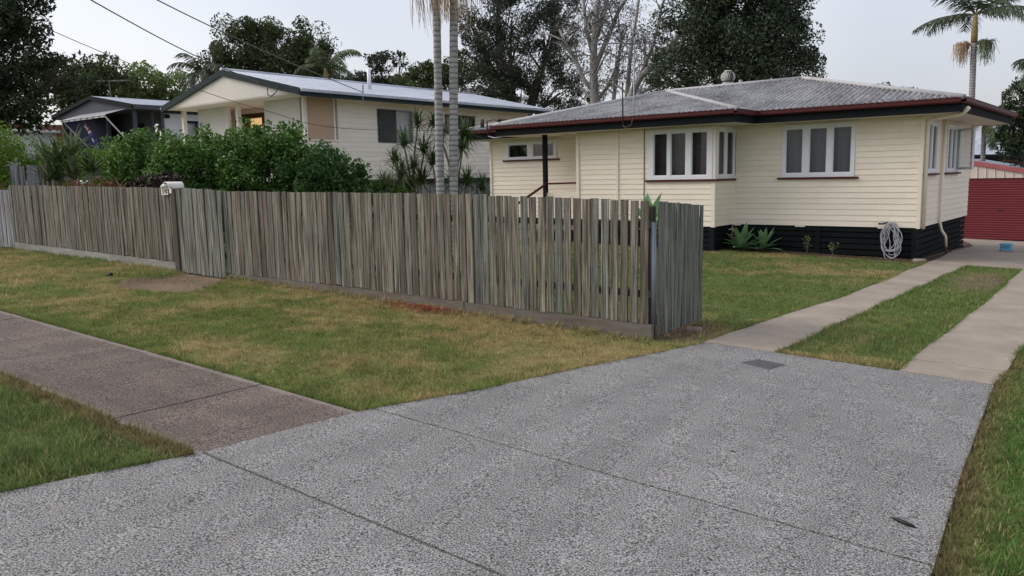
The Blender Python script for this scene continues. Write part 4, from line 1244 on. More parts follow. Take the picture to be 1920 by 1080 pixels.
# ---- the dark house on the left
lh = thing('dark_house', 'dark blue-grey gabled house with striped awning behind the hedge', 'house', (-41, 22, 0.6))
LX0, LX1, LXA, LY0 = -45.0, -36.5, -40.6, 18.2
corr('roof_face', [(LXA, LY0, 5.98), (LXA, 31, 5.98), (LX1, 31, 5.32), (LX1, LY0, 5.32)], ey, MT['roof_left'], lh, 0.1, 0.012, 4)
corr('roof_face', [(LXA, LY0, 5.98), (LXA, 31, 5.98), (LX0, 31, 5.32), (LX0, LY0, 5.32)], ey, MT['roof_left'], lh, 0.1, 0.012, 4)
MB().add([(LX0 + 0.2, 18.32, 5.12), (LX1 - 0.2, 18.32, 5.12), (LX1 - 0.2, 18.32, 5.28), (LXA, 18.32, 5.92), (LX0 + 0.2, 18.32, 5.28)], [(0, 1, 2, 3, 4)]).build('gable_panel', MT['house_left'], lh)
for x in (LX0, LX1):
    MB().add([(LXA, 18.18, 5.97), (x, 18.18, 5.31), (x, 18.18, 5.14), (LXA, 18.18, 5.80), (LXA, 18.26, 5.97), (x, 18.26, 5.31), (x, 18.26, 5.14), (LXA, 18.26, 5.80)],
             [(0, 1, 2, 3), (7, 6, 5, 4), (0, 4, 5, 1), (1, 5, 6, 2), (2, 6, 7, 3), (3, 7, 4, 0)]).build('barge_board', MT['fascia'], lh)
    MB().box(x - 0.02, x + 0.02, 18.26, 31, 5.12, 5.30).build('fascia', MT['house_left'], lh)
MB().box(LX0 + 0.1, LX1 - 0.05, 18.33, 30.9, 5.10, 5.13).build('soffit', MT['house_left'], lh)
wall(lh, Face('E', -37.1), 19.9, 30.5, 2.2, 5.1, [(20.9, 22.4, 3.9, 4.72)], None, 0.2, MT['house_left_white'])
window(lh, Face('E', -37.1), 20.9, 22.4, 3.9, 4.72, [(20.98, 21.6), (21.68, 22.32)], (3.98, 4.64), MT['navy'], MT['curtain_white'], None)
MB().box(-37.03, -37.0, 20.0, 20.25, 4.8, 4.98).build('meter_plate', MT['fascia'], lh)
wall(lh, Face('S', 19.4), -44.6, -37.1, 2.2, 5.1, [(-41.4, -40.2, 2.2, 4.5), (-38.9, -37.8, 2.2, 4.6)], None, 0.2, MT['house_left'])
MB().box(-41.4, -40.2, 19.45, 19.5, 2.2, 4.5).build('door', MT['navy'], lh)
MB().box(-38.9, -37.8, 19.45, 19.5, 2.2, 4.6).build('door', MT['navy'], lh)
MB().box(-44.6, -39.9, 18.62, 18.7, 2.2, 5.1).build('privacy_screen', MT['navy'], lh)
MB().box(-44.6, -36.7, 18.3, 19.4, 2.0, 2.2).build('verandah_floor', MT['house_left'], lh)
for x in (-44.4, -39.55, -36.95):
    MB().box(x - 0.07, x + 0.07, 18.45, 18.6, 0.5, 5.12).build('verandah_post', MT['house_left'], lh)
MB().box(-37.0, -36.9, 19.75, 19.9, 0.5, 5.12).build('verandah_post', MT['house_left'], lh)
for z in (2.35, 3.2):
    MB().box(-39.5, -37.0, 18.5, 18.55, z, z + 0.07).build('rail', MT['house_left'], lh)
    MB().box(-36.97, -36.92, 18.6, 19.75, z, z + 0.07).build('rail', MT['house_left'], lh)
for k in range(18):
    MB().box(-39.4 + k * 0.135, -39.37 + k * 0.135, 18.51, 18.54, 2.42, 3.2).build('baluster', MT['house_left'], lh)
MB().box(-44.55, -37.2, 19.5, 30.4, 0.6, 2.0).build('underfloor_dark_fill', MT['house_left'], lh)
# awning of slats on two stays
aw = MB()
so = None
ns = 22
for k in range(ns):
    x0, x1 = -41.75 + k * 4.6 / ns, -41.75 + (k + 1) * 4.6 / ns
    m = MB().add([(x0, 18.28, 5.17), (x1, 18.28, 5.17), (x1, 17.28, 4.86), (x0, 17.28, 4.86), (x1, 17.26, 4.74), (x0, 17.26, 4.74)], [(0, 3, 2, 1), (3, 5, 4, 2)])
    m.build('awning_slat', MT['awning_dark'] if k % 3 == 1 else MT['awning'], lh)
for x in (-41.6, -37.3):
    MB().tube([(x, 17.3, 4.83), (x + 0.05, 18.42, 3.55)], 0.03, 6).build('awning_stay', MT['white'], lh)
MB().tube([(-41.8, 17.27, 4.83), (-37.1, 17.27, 4.83)], 0.02, 6).build('awning_bar', MT['galv'], lh)

t = thing('antenna', 'small aerial above the roof of the dark house', 'aerial', (-42.2, 20.0, 5.6))
MB().tube([(-42.2, 20, 5.55), (-42.2, 20, 7.0)], 0.025, 6).build('mast', MT['wire_pale'], t)
MB().tube([(-43.6, 19.6, 7.03), (-41.0, 20.4, 6.92)], 0.02, 6).build('boom', MT['wire_pale'], t)
for k in range(6):
    p = Vector((-43.5, 19.63, 7.02)).lerp(Vector((-41.1, 20.37, 6.92)), k / 5)
    MB().tube([p - Vector((0.1, -0.35, 0)), p + Vector((0.1, -0.35, 0))], 0.012, 5).build('element', MT['wire_pale'], t)

# flag hanging limp from the awning
nu, nv = 30, 20
vs, fs, mi = [], [], []
for j in range(nv + 1):
    for i in range(nu + 1):
        u, v = i / nu, j / nv
        # hoist runs down from the awning; cloth gathered and twisted towards its foot
        x = -39.6 + u * 1.25 + v * 0.28 * (1 - u)
        z = 4.78 - u * 1.30 - v * 0.42 - 0.10 * math.sin(u * 7 + v * 2)
        y = 17.40 + 0.07 * math.sin(v * 9 + u * 3) + 0.05 * math.sin(u * 8)
        vs.append((x, y, z))
for j in range(nv):
    for i in range(nu):
        a = j * (nu + 1) + i
        fs.append((a, a + 1, a + nu + 2, a + nu + 1))
        u, v = (i + 0.5) / nu, (j + 0.5) / nv
        m = 0
        if u < 0.5 and v < 0.5:
            cu, cv = u / 0.5 - 0.5, v / 0.5 - 0.5
            if abs(cu) < 0.10 or abs(cv) < 0.10: m = 1
            elif abs(cu) < 0.18 or abs(cv) < 0.18 or abs(abs(cu) - abs(cv)) < 0.10: m = 2
        for su, sv, sr in ((0.25, 0.75, 0.07), (0.75, 0.2, 0.045), (0.64, 0.45, 0.045), (0.86, 0.38, 0.045), (0.75, 0.82, 0.045)):
            if math.hypot(u - su, (v - sv) * 0.6) < sr: m = 2
        mi.append(m)
mb = MB()
mb.v, mb.f, mb.m = vs, fs, mi
mb.build('flag', [plain('flag_blue', (0.028, 0.03, 0.13), 0.8), plain('flag_red', (0.33, 0.03, 0.04), 0.8), plain('flag_white', (0.55, 0.55, 0.58), 0.8)], None, True, loc=(-39.6, 17.4, 4.8))
tag(bpy.context.scene.objects['flag'], 'blue flag with red and white cross corner hanging limp from the awning', 'flag')

# ---- brick porch far left
t = thing('brick_house', 'red brick house end with white band at the far left under the dark tree', 'house', (-45.5, 17.0, 0.8))
MB().box(-47.5, -46.9, 16.0, 19.5, 0.8, 5.0).build('wall', plain('red_brick', (0.22, 0.075, 0.06), 0.9, 0.2, 6, (1, 1, 4)), t)
MB().box(-46.9, -46.6, 16.4, 19.0, 0.8, 4.55).build('wall', MT['house_left_white'], t)
MB().box(-46.9, -46.3, 16.3, 19.1, 4.55, 4.68).build('wall_cap', MT['white'], t)
MB().box(-46.75, -46.55, 17.95, 18.15, 4.68, 5.25).build('post', MT['white'], t)

# ---- the garage at the end of the drive
ga = thing('garage', 'low garage with red roller door and cream ribbed sheeting above', 'garage', (-2, 30.5, -0.55))
GZ0, GZ1 = -0.60, 1.365
n = 26
vs, fs = [], []
for k in range(n * 6 + 1):
    z = GZ0 + (GZ1 - GZ0) * k / (n * 6)
    y = 30.02 - 0.016 * abs(math.sin(PI * k / 6)) ** 0.6
    vs += [(-5.3, y, z), (0.6, y, z)]
for k in range(n * 6):
    fs.append((2 * k, 2 * k + 1, 2 * k + 3, 2 * k + 2))
rd = MB().add(vs, fs).build('roller_door', MT['red_door'], ga)
MB().box(-4.15, -3.98, 29.985, 30.0, 0.35, 0.375).build('handle', MT['rusty'], rd)
ztop = lambda x: 1.90 - (x + 4.93) * 0.205
for k in range(26):
    x0 = -5.5 + k * 0.25
    MB().add([(x0 + 0.004, 29.98, 1.372), (x0 + 0.225, 29.98, 1.372), (x0 + 0.25, 29.955, 1.372), (x0 + 0.25, 29.955, max(ztop(x0 + .25), 1.40)), (x0 + 0.225, 29.98, max(ztop(x0 + .225), 1.40)), (x0 + 0.004, 29.98, max(ztop(x0), 1.40))],
             [(0, 1, 4, 5), (1, 2, 3, 4)]).build('wall_panel', MT['ribbed'], ga)
MB().add([(-5.6, 29.93, ztop(-5.6) - 0.09), (1.0, 29.93, ztop(1.0) - 0.09), (1.0, 29.93, ztop(1.0) + 0.05), (-5.6, 29.93, ztop(-5.6) + 0.05),
          (-5.6, 30.05, ztop(-5.6) - 0.09), (1.0, 30.05, ztop(1.0) - 0.09), (1.0, 30.05, ztop(1.0) + 0.05), (-5.6, 30.05, ztop(-5.6) + 0.05)],
         [(0, 1, 2, 3), (7, 6, 5, 4), (0, 4, 5, 1), (1, 5, 6, 2), (2, 6, 7, 3), (3, 7, 4, 0)]).build('barge_cap', MT['pink_cap'], ga)
MB().add([(-5.6, 30.06, ztop(-5.6)), (1.0, 30.06, ztop(1.0)), (1.0, 36, ztop(1.0)), (-5.6, 36, ztop(-5.6))], [(0, 1, 2, 3)]).build('roof', MT['roof_left'], ga)
MB().box(-5.5, -5.4, 30.1, 35.9, -0.6, 1.3).box(0.8, 0.9, 30.1, 35.9, -0.6, 0.6).build('wall', MT['ribbed'], ga)

# ---- house behind the garage
rh = thing('rear_house', 'dark walled house with pale iron roof behind the garage', 'house', (-6, 48, -0.5))
corr('roof_face', [(-12, 45.9, 2.33), (0, 45.9, 2.33), (0, 50, 3.75), (-12, 50, 3.75)], ex, MT['roof_new'], rh, 0.1, 0.012, 4)
MB().box(-12, 0, 45.8, 45.95, 2.18, 2.33).build('fascia', MT['fascia'], rh)
wall(rh, Face('S', 46.6), -11.5, -0.5, -0.6, 2.2, [(-7.35, -6.75, 1.2, 2.05), (-6.4, -5.6, 1.2, 2.05)], None, 0.2, MT['house_left'])
for a, b in ((-7.35, -6.75), (-6.4, -5.6)):
    window(rh, Face('S', 46.6), a, b, 1.2, 2.05, [(a + 0.06, b - 0.06)], (1.26, 1.99), MT['pink_cap'], MT['navy'], None, MT['glass_dark'])

# ------------------------------------------------------------------ trees, palms, shrubs
vr = np.random.default_rng(12)

def leaf_quads(C, size, rng, aspect=0.42, down=0.0):
    """one folded-looking rhombus per leaf at the points C"""
    n = len(C)
    a = rng.normal(size=(n, 3))
    a[:, 2] -= down
    a /= np.linalg.norm(a, axis=1)[:, None]
    b = np.cross(a, rng.normal(size=(n, 3)))
    b /= np.linalg.norm(b, axis=1)[:, None] + 1e-9
    L = (size * rng.uniform(0.6, 1.35, n))[:, None]
    V = np.stack([C - a * L * 0.5, C + b * L * aspect * 0.5 - a * L * 0.05, C + a * L * 0.5, C - b * L * aspect * 0.5 - a * L * 0.05], 1)
    return V.reshape(-1, 3), np.arange(n * 4).reshape(-1, 4)

def clumps(blobs, n, rng, k=26, sig=0.20, core=0.72):
    """leaf positions gathered in twig clumps on and in each blob"""
    tot = sum(b[3] * b[3] * b[4] for b in blobs)
    out_, subs = [], []
    for x, y, z, r, h in blobs:
        m = max(50, int(n * r * r * h / tot))
        kk = max(8, int(k))
        d = rng.normal(size=(kk, 3))
        d /= np.linalg.norm(d, axis=1)[:, None]
        sc_ = np.array([x, y, z]) + d * np.array([r, r, h]) * (core + (1 - core) * rng.random((kk, 1))) * rng.uniform(0.45, 1.0, (kk, 1)) ** 0.5
        wts = rng.random(kk) + 0.3
        pick = rng.choice(kk, m, p=wts / wts.sum())
        s = np.array([r, r, h]) * sig * 1.25
        gq = rng.normal(size=(m, 3))
        gq *= np.minimum(1, 1.5 / (np.linalg.norm(gq, axis=1)[:, None] + 1e-9))
        P = sc_[pick] + gq * s * rng.uniform(0.5, 1.25, (kk, 1))[pick]
        out_.append(P)
        subs.append(sc_)
    return np.concatenate(out_), subs

def limb(a, b, r0, r1, rng, sag=0.0, n=6):
    a, b = np.array(a, float), np.array(b, float)
    L = np.linalg.norm(b - a)
    mid_ = (a + b) / 2 + rng.normal(size=3) * L * 0.08 + np.array([0, 0, sag * L])
    ts = np.linspace(0, 1, n)
    pts = [(1 - t) ** 2 * a + 2 * t * (1 - t) * mid_ + t * t * b for t in ts]
    return pts, [r0 + (r1 - r0) * t for t in ts]

def tree(name, label, base, blobs, n, size, lm, bm, r0=0.25, twigs=5, k=26, sig=0.2, group=None, aspect=0.42, down=0.0, cat='tree', fork=0.45, seed=None):
    rng = np.random.default_rng(seed if seed is not None else int(vr.integers(1e6)))
    t = thing(name, label, cat, base, group)
    P, subs = clumps(blobs, n, rng, k, sig)
    V, F = leaf_quads(P, size, rng, aspect, down)
    fast_mesh('crown', V, F, MT[lm], t, base)
    c = np.mean([b[:3] for b in blobs], 0)
    zlow = min(b[2] for b in blobs)
    fk = np.array([base[0] * 0.5 + c[0] * 0.5, base[1] * 0.5 + c[1] * 0.5, base[2] + (zlow - base[2]) * (fork + 0.3)])
    mb = MB()
    pts, rr = limb(base, fk, r0, r0 * 0.75, rng)
    mb.tube(pts, rr, 8)
    for b, sb in zip(blobs, subs):
        pts, rr = limb(fk, b[:3], r0 * 0.5, r0 * 0.14, rng, 0.05)
        mb.tube(pts, rr, 6, False)
        for q in sb[:twigs]:
            p2, r2 = limb(pts[3], q, r0 * 0.16, r0 * 0.04, rng, 0.03, 4)
            mb.tube(p2, r2, 4, False)
    mb.build('trunk', MT[bm], t, True)
    return t

gb_ = lambda x, y: (x, y, g(x, y) - 0.1)

tree('street_tree', 'big dark leafy tree overhanging the left edge of the photo', gb_(-29.5, 9.0),
     [(-28.35, 9.9, 8.0, 1.9, 2.1), (-28.42, 9.3, 5.94, 2.1, 2.0), (-28.86, 10.8, 6.1, 1.2, 1.3), (-27.55, 11.85, 5.3, 1.1, 0.7), (-27.4, 10.2, 4.25, 1.2, 1.0), (-27.6, 9.7, 4.61, 1.4, 1.4), (-28.4, 9.8, 9.94, 2.1, 1.9)], 38000, 0.16, 'tree_dark', 'bark_dark', 0.3, 6, 30, 0.17)
tree('pale_green_tree', 'soft green tree behind the roof of the dark house, left one', gb_(-53, 24), [(-52.97, 23.62, 8.24, 2.18, 1.78), (-52.29, 25.09, 7.8, 1.78, 1.58), (-53.51, 22.38, 7.71, 2.1, 1.98)], 9000, 0.30, 'tree_mid', 'bark_dark', 0.25, group='trees behind the houses')
tree('pale_green_tree', 'light yellow-green tree left of the gable peak', gb_(-55, 29), [(-55.01, 28.59, 8.0, 2.33, 1.69), (-54.21, 30.09, 8.1, 1.9, 1.48), (-55.56, 27.52, 7.5, 2.11, 1.27), (-54.6, 29.4, 6.3, 2.4, 1.2)], 9000, 0.30, 'tree_light', 'bark_dark', 0.25, group='trees behind the houses')
tree('shade_tree', 'dark rounded tree rising behind the gable roof', gb_(-38.5, 27),
     [(-39.31, 25.77, 8.6, 1.76, 1.76), (-38.22, 27.35, 8.36, 1.92, 1.76), (-37.19, 28.74, 9.1, 1.44, 1.44), (-38.51, 26.94, 9.34, 1.28, 1.12), (-39.79, 25.02, 7.46, 1.6, 1.44), (-37.41, 28.45, 7.53, 1.92, 1.28),
      (-36.87, 29.15, 8.11, 1.28, 1.28), (-39.19, 25.94, 9.9, 0.8, 0.64)], 40000, 0.175, 'tree_mid', 'bark_dark', 0.3, 5, 28, 0.18, group='trees behind the houses')
tree('scrubby_tree', 'small sparse tree with two tufts beyond the white flue', gb_(-45.5, 42), [(-45.84, 41.74, 10.2, 1.05, 0.85), (-44.88, 42.78, 10.5, 0.65, 0.6), (-46.19, 41.36, 8.6, 1.4, 0.9), (-45.0, 42.65, 8.6, 1.4, 0.93), (-46.96, 40.48, 8.8, 1.5, 1.06)], 7000, 0.28, 'gum_dark', 'bark_dark', 0.2, 5, 16, 0.2, group='trees behind the houses')
tree('bushy_tree', 'dull green bushy tree left of the two palm trunks', gb_(-39, 40), [(-39.26, 39.94, 8.5, 1.53, 1.07), (-40.03, 39.16, 7.9, 1.5, 0.95), (-38.37, 40.79, 8.1, 1.6, 1.4), (-37.15, 41.9, 9.2, 1.4, 1.2), (-39.3, 39.9, 6.8, 2.2, 1.2)], 10000, 0.26, 'tree_mid', 'bark_dark', 0.2, group='trees behind the houses')
tree('dark_gum_tree', 'tall dark ragged gum tree right of the two palm trunks', gb_(-28.5, 36.5),
     [(-29.93, 34.94, 9.66, 1.6, 1.73), (-28.66, 35.98, 10.49, 2.0, 1.73), (-27.28, 37.04, 9.59, 1.8, 1.88), (-29.16, 35.58, 8.22, 2.1, 1.73), (-27.54, 36.85, 7.59, 2.1, 1.73), (-30.09, 34.79, 6.79, 1.88, 1.41),
      (-28.5, 36.11, 6.17, 2.0, 1.1), (-26.59, 37.53, 6.3, 1.57, 1.4), (-26.31, 37.73, 10.69, 1.2, 1.8), (-29.32, 35.45, 12.19, 2.1, 1.5), (-30.6, 34.4, 10.4, 0.7, 0.8), (-25.6, 38.2, 5.6, 1.5, 1.0)], 52000, 0.17, 'gum_dark', 'bark_dark', 0.3, 7, 24, 0.17, down=0.6, aspect=0.32)
tree('dense_tree', 'massive dense dark tree behind the grey hip roof', gb_(-15.3, 35.3),
     [(-16.84, 34.07, 7.94, 1.94, 1.81), (-15.18, 34.84, 8.51, 2.33, 1.94), (-13.72, 35.44, 7.5, 1.94, 1.94), (-17.45, 33.76, 6.36, 1.5, 1.3), (-15.77, 34.57, 6.0, 2.1, 1.6), (-13.69, 35.45, 5.7, 2.1, 1.4), (-12.6, 35.85, 6.0, 1.1, 0.95),
      (-14.8, 35.0, 10.27, 2.7, 1.81), (-13.15, 35.65, 9.45, 1.3, 1.56), (-18.0, 33.45, 6.1, 0.85, 0.9), (-16.43, 34.26, 9.06, 1.43, 1.3), (-14.4, 35.2, 6.9, 2.4, 1.9)], 85000, 0.155, 'fig', 'bark_dark', 0.4, 4, 34, 0.18)
tree('distant_tree', 'tiny treetop just showing above the right hip of the roof', gb_(-18.3, 72.7), [(-18.96, 72.56, 8.3, 1.13, 0.5), (-17.21, 73.0, 8.0, 0.92, 0.4), (-18.25, 72.75, 7.6, 2.2, 0.7)], 1500, 0.35, 'gum_dark', 'bark_dark', 0.2)
tree('rear_shrub_tree', 'dark drooping tree at the right edge above the garage', gb_(-3.9, 33.6),
     [(-4.1, 33.2, 3.75, 0.6, 1.0), (-3.75, 33.3, 3.02, 0.85, 1.35), (-4.35, 33.2, 2.86, 0.5, 0.9), (-3.5, 33.2, 4.4, 0.6, 1.0)], 7000, 0.15, 'tree_dark', 'bark_dark', 0.15, down=0.8)

# the pale-trunked gums: limbs drawn out by hand, leaves in thin hanging tufts
def gum(name, label, base, limbs, n, seed, tuft=0.55, leaf=0.17, extra=()):
    rng = np.random.default_rng(seed)
    t = thing(name, label, 'tree', base)
    mb = MB()
    tips = list(extra)
    for pts, r0, r1 in limbs:
        m = len(pts)
        mb.tube(pts, [r0 + (r1 - r0) * i / (m - 1) for i in range(m)], 8)
        # side branches that thin out into twigs
        for i in range(1, m):
            for q in range(3):
                f = rng.random()
                a = np.array(pts[i - 1]) * (1 - f) + np.array(pts[i]) * f
                d = np.array([rng.normal() * 0.9, rng.normal() * 0.7, abs(rng.normal()) * 0.9 + 0.25])
                b = a + d / np.linalg.norm(d) * rng.uniform(0.7, 1.9)
                if a[2] < base[2] + 4.5 and rng.random() < 0.6: continue
                p2, r2 = limb(a, b, r1 * 0.8, 0.02, rng, 0.06)
                mb.tube(p2, r2, 5, False)
                for s in range(3):
                    c = b + rng.normal(size=3) * 0.45
                    p3, r3 = limb(p2[3 + s % 3], c, 0.02, 0.008, rng, 0.02, 3)
                    mb.tube(p3, r3, 4, False)
                    tips.append(c)
        tips.append(np.array(pts[-1]))
    mb.build('trunk', MT['bark_pale'], t, True)
    T = np.array([np.array(q, float) for q in tips])
    pick = rng.integers(0, len(T), n)
    P = T[pick] + rng.normal(size=(n, 3)) * np.array([tuft, tuft, tuft * 0.6]) * rng.uniform(0.3, 1.0, (len(T), 1))[pick]
    V, F = leaf_quads(P, leaf, rng, 0.22, 0.9)
    fast_mesh('crown', V, F, MT['gum'], t, base)
    return t

gum('pale_gum_tree', 'pale-trunked gum tree with many upright bare limbs behind the roof', gb_(-23.4, 36.1), [
    ([(-23.4, 36.1, 0.2), (-23.36, 36.09, 5.2), (-23.42, 36.05, 7.4), (-23.3, 36.0, 9.0), (-23.1, 36.2, 11.1)], 0.30, 0.10),
    ([(-23.4, 36.1, 6.0), (-23.83, 35.8, 6.6), (-24.2, 35.6, 7.6), (-24.57, 35.3, 8.4), (-24.87, 35.1, 9.2)], 0.14, 0.06),
    ([(-23.42, 36.05, 7.0), (-22.9, 36.4, 8.44), (-22.32, 36.75, 10.0), (-21.86, 37.03, 10.75), (-21.5, 37.2, 12.0)], 0.14, 0.06),
    ([(-23.36, 36.09, 5.4), (-22.7, 36.5, 6.4), (-22.33, 36.75, 7.6), (-22.2, 36.9, 8.8)], 0.10, 0.04),
    ([(-23.42, 36.05, 7.8), (-23.75, 35.9, 9.2), (-23.9, 35.9, 10.6), (-24.1, 35.7, 12.0)], 0.12, 0.05),
    ([(-23.42, 36.05, 8.2), (-22.95, 36.2, 9.6), (-22.7, 36.5, 11.2), (-22.5, 36.5, 12.4)], 0.12, 0.05),
    ([(-22.6, 36.6, 0.2), (-22.56, 36.6, 5.5), (-22.33, 36.75, 7.62), (-22.1, 36.8, 9.0)], 0.14, 0.06)], 10000, 5)
gum('leaning_gum_tree', 'gum tree with a thick limb leaning right towards the dense tree', gb_(-21.3, 35.0), [
    ([(-21.3, 35.0, 0.2), (-21.2, 35.1, 4.6), (-20.4, 35.57, 6.4), (-19.28, 36.2, 7.6), (-18.2, 36.75, 9.2), (-17.3, 37.2, 10.6), (-16.6, 37.4, 11.8)], 0.22, 0.09),
    ([(-20.9, 35.3, 5.2), (-20.1, 35.7, 5.8), (-19.5, 36.07, 6.0), (-18.7, 36.4, 6.4)], 0.09, 0.04),
    ([(-20.4, 35.57, 6.4), (-19.9, 36.0, 8.0), (-19.6, 36.2, 9.6), (-19.2, 36.4, 11.2)], 0.10, 0.04),
    ([(-21.0, 35.3, 5.4), (-20.9, 35.5, 7.6), (-20.7, 35.8, 9.6), (-20.5, 36.0, 11.6)], 0.12, 0.05)], 5500, 9)

# palms
def frond(mb, base, az, el, L, droop, rng, nl=34, ll=0.55, lw=0.035, hang=0.55):
    """arching midrib with paired leaflets"""
    pts = []
    p = np.array(base, float)
    n = 12
    e = el
    for i in range(n + 1):
        pts.append(p.copy())
        d = np.array([math.cos(az) * math.cos(e), math.sin(az) * math.cos(e), math.sin(e)])
        p = p + d * L / n
        e -= droop / n * (0.5 + 1.0 * i / n)
    mb.tube(pts, [0.03 * (1 - 0.85 * i / n) + 0.004 for i in range(n + 1)], 4, False)
    side = np.array([-math.sin(az), math.cos(az), 0])
    for k in range(nl):
        f = 0.12 + 0.88 * (k + rng.random() * 0.5) / nl
        i = min(int(f * n), n - 1)
        q = pts[i] + (pts[i + 1] - pts[i]) * (f * n - i)
        tdir = pts[i + 1] - pts[i]
        tdir /= np.linalg.norm(tdir)
        l = ll * (math.sin(PI * min(1, f * 0.85 + 0.12)) ** 0.7) * rng.uniform(0.8, 1.15)
        for sg in (1, -1):
            d = side * sg * 0.8 + tdir * 0.55 + np.array([0, 0, -hang * rng.uniform(0.4, 1.3)])
            d /= np.linalg.norm(d)
            wv = tdir * lw * 0.5
            m = q + d * l * 0.55
            tip = q + d * l + np.array([0, 0, -0.18 * l])
            mb.add([q - wv, q + wv, m + wv * 0.9, m - wv * 0.9, tip], [(0, 1, 2, 3), (3, 2, 4)])

def palm(name, label, base, top, r0, r1, nf, L, rng_seed, lm='palm', shaft=0.9, straw=0, el=(0.2, 1.2), droop=1.6, ll=0.55, bend=None, group=None, hang=0.55, lw=0.035, nl=34):
    rng = np.random.default_rng(rng_seed)
    t = thing(name, label, 'palm tree', base, group)
    b, tp = np.array(base, float), np.array(top, float)
    pts, n = [], 40
    for i in range(n + 1):
        f = i / n
        p = b + (tp - b) * f
        if bend is not None: p = p + np.array(bend) * math.sin(PI * f)
        pts.append(p)
    mb = MB()
    mb.tube(pts, [(r0 + (r1 - r0) * i / n) * (1.0 + (0.035 if i % 2 else 0)) for i in range(n + 1)], 14)
    mb.build('trunk', MT['palm_trunk'], t, True)
    if shaft:
        MB().tube([tp, tp + [0, 0, shaft * 0.4], tp + [0, 0, shaft]], [r1 * 1.15, r1 * 1.1, r1 * 0.6], 12).build('crownshaft', MT['crownshaft'], t, True)
    top2 = tp + [0, 0, shaft * 0.9]
    for k in range(nf):
        mb = MB()
        frond(mb, top2, 2 * PI * k / nf + rng.normal() * 0.2, rng.uniform(*el), L * rng.uniform(0.85, 1.1), droop * rng.uniform(0.8, 1.2), rng, nl, ll, lw, hang)
        mb.build('frond', MT[lm], t)
    if straw:
        mb = MB()
        for k in range(straw):
            a, rr = rng.uniform(0, 2 * PI), rng.uniform(0.05, 0.42)
            p0 = tp + np.array([math.cos(a) * r1, math.sin(a) * r1, -0.02])
            p1 = tp + np.array([math.cos(a) * (r1 + rr), math.sin(a) * (r1 + rr), rng.uniform(-0.02, 0.12)])
            p2 = p1 + np.array([rng.normal() * 0.05, rng.normal() * 0.05, -rng.uniform(0.35, 0.95)])
            mb.tube([p0, p1, (p1 + p2) / 2 + [math.cos(a) * .03, math.sin(a) * .03, 0], p2], [0.006, 0.006, 0.005, 0.003], 3, False)
        mb.build('flower_strands', MT['straw'], t)
    return t

palm('king_palm', 'left of two slender grey palm trunks behind the fence, bowed to the left', (-11.09, 11.53, 0.1), (-11.05, 11.57, 5.35), 0.085, 0.07, 8, 1.9, 1, straw=90, bend=None, shaft=0.8, el=(0.7, 1.35), droop=1.3)
palm('king_palm', 'right of two slender grey palm trunks, with orange dead strands at its top', (-10.93, 11.69, 0.1), (-10.80, 11.80, 5.42), 0.092, 0.076, 9, 2.0, 2, straw=130, shaft=0.9, el=(0.7, 1.35), droop=1.3)
palm('tall_palm', 'tall single palm rising behind the right hip of the roof', (-5.72, 34.52, -0.6), (-5.82, 34.51, 6.25), 0.12, 0.10, 10, 2.15, 3, shaft=1.1, straw=0, el=(0.1, 1.25), droop=1.15, ll=0.66, lw=0.045, nl=40, hang=0.6)
t3 = bpy.context.scene.objects['tall_palm']
mb = MB()
rngp = np.random.default_rng(8)
for cx, m_, col in ((-0.28, 150, 0), (0.30, 150, 1)):
    for k in range(m_):
        a = rngp.uniform(0, 2 * PI)
        p0 = np.array([-5.82 + cx * 0.4, 34.51, 6.18])
        p1 = p0 + np.array([cx * 0.9 + math.cos(a) * 0.34 * rngp.random(), math.sin(a) * 0.34, rngp.uniform(-0.05, 0.16)])
        p2 = p1 + np.array([rngp.normal() * 0.07, rngp.normal() * 0.07, -rngp.uniform(0.15, 0.80)])
        mb.tube([p0, p1, p2], [0.009, 0.009, 0.006], 3, False, col)
mb.build('flower_strands', [MT['straw'], MT['yucca']], t3)
palm('feather_palm', 'feathery arching palm at the left slope of the gable', (-40.3, 24.1, 0.3), (-40.35, 24.1, 7.0), 0.14, 0.12, 13, 2.3, 4, 'palm', 0.6, el=(-0.3, 1.3), droop=2.3, ll=0.6, lw=0.06, nl=30)
palm('feather_palm', 'pale arching palm behind the ridge, right of the dark rounded tree', (-34.3, 27.5, 0.3), (-34.35, 27.5, 6.9), 0.14, 0.12, 13, 2.2, 6, 'palm_lush', 0.6, el=(-0.2, 1.35), droop=2.2, ll=0.6, lw=0.06, nl=30)
palm('bushy_palm', 'pale feathery palm clump low behind the right eave', (-5.2, 33.9, -0.6), (-5.2, 33.7, 3.0), 0.09, 0.08, 15, 1.5, 7, 'palm_lush', 0.3, el=(-0.2, 1.3), droop=2.0, ll=0.4)
palm('dark_palm', 'dark palm drooping in at the right edge of the photo', (-3.3, 33.4, -0.6), (-3.3, 33.2, 4.3), 0.12, 0.10, 14, 1.7, 11, 'palm', 0.4, el=(-0.4, 1.2), droop=2.3, ll=0.6, hang=0.9)

# shrubs behind the fence
def shrub(name, label, blobs, n, size, lm, group=None, k=34, sig=0.17, aspect=0.5, cat='shrub'):
    c = np.mean([b[:3] for b in blobs], 0)
    return tree(name, label, (float(c[0]), float(c[1]), g(c[0], c[1]) - 0.05), blobs, n, size, lm, 'bark_dark', 0.05, 7, k, sig, group, aspect, 0, cat, 0.1)

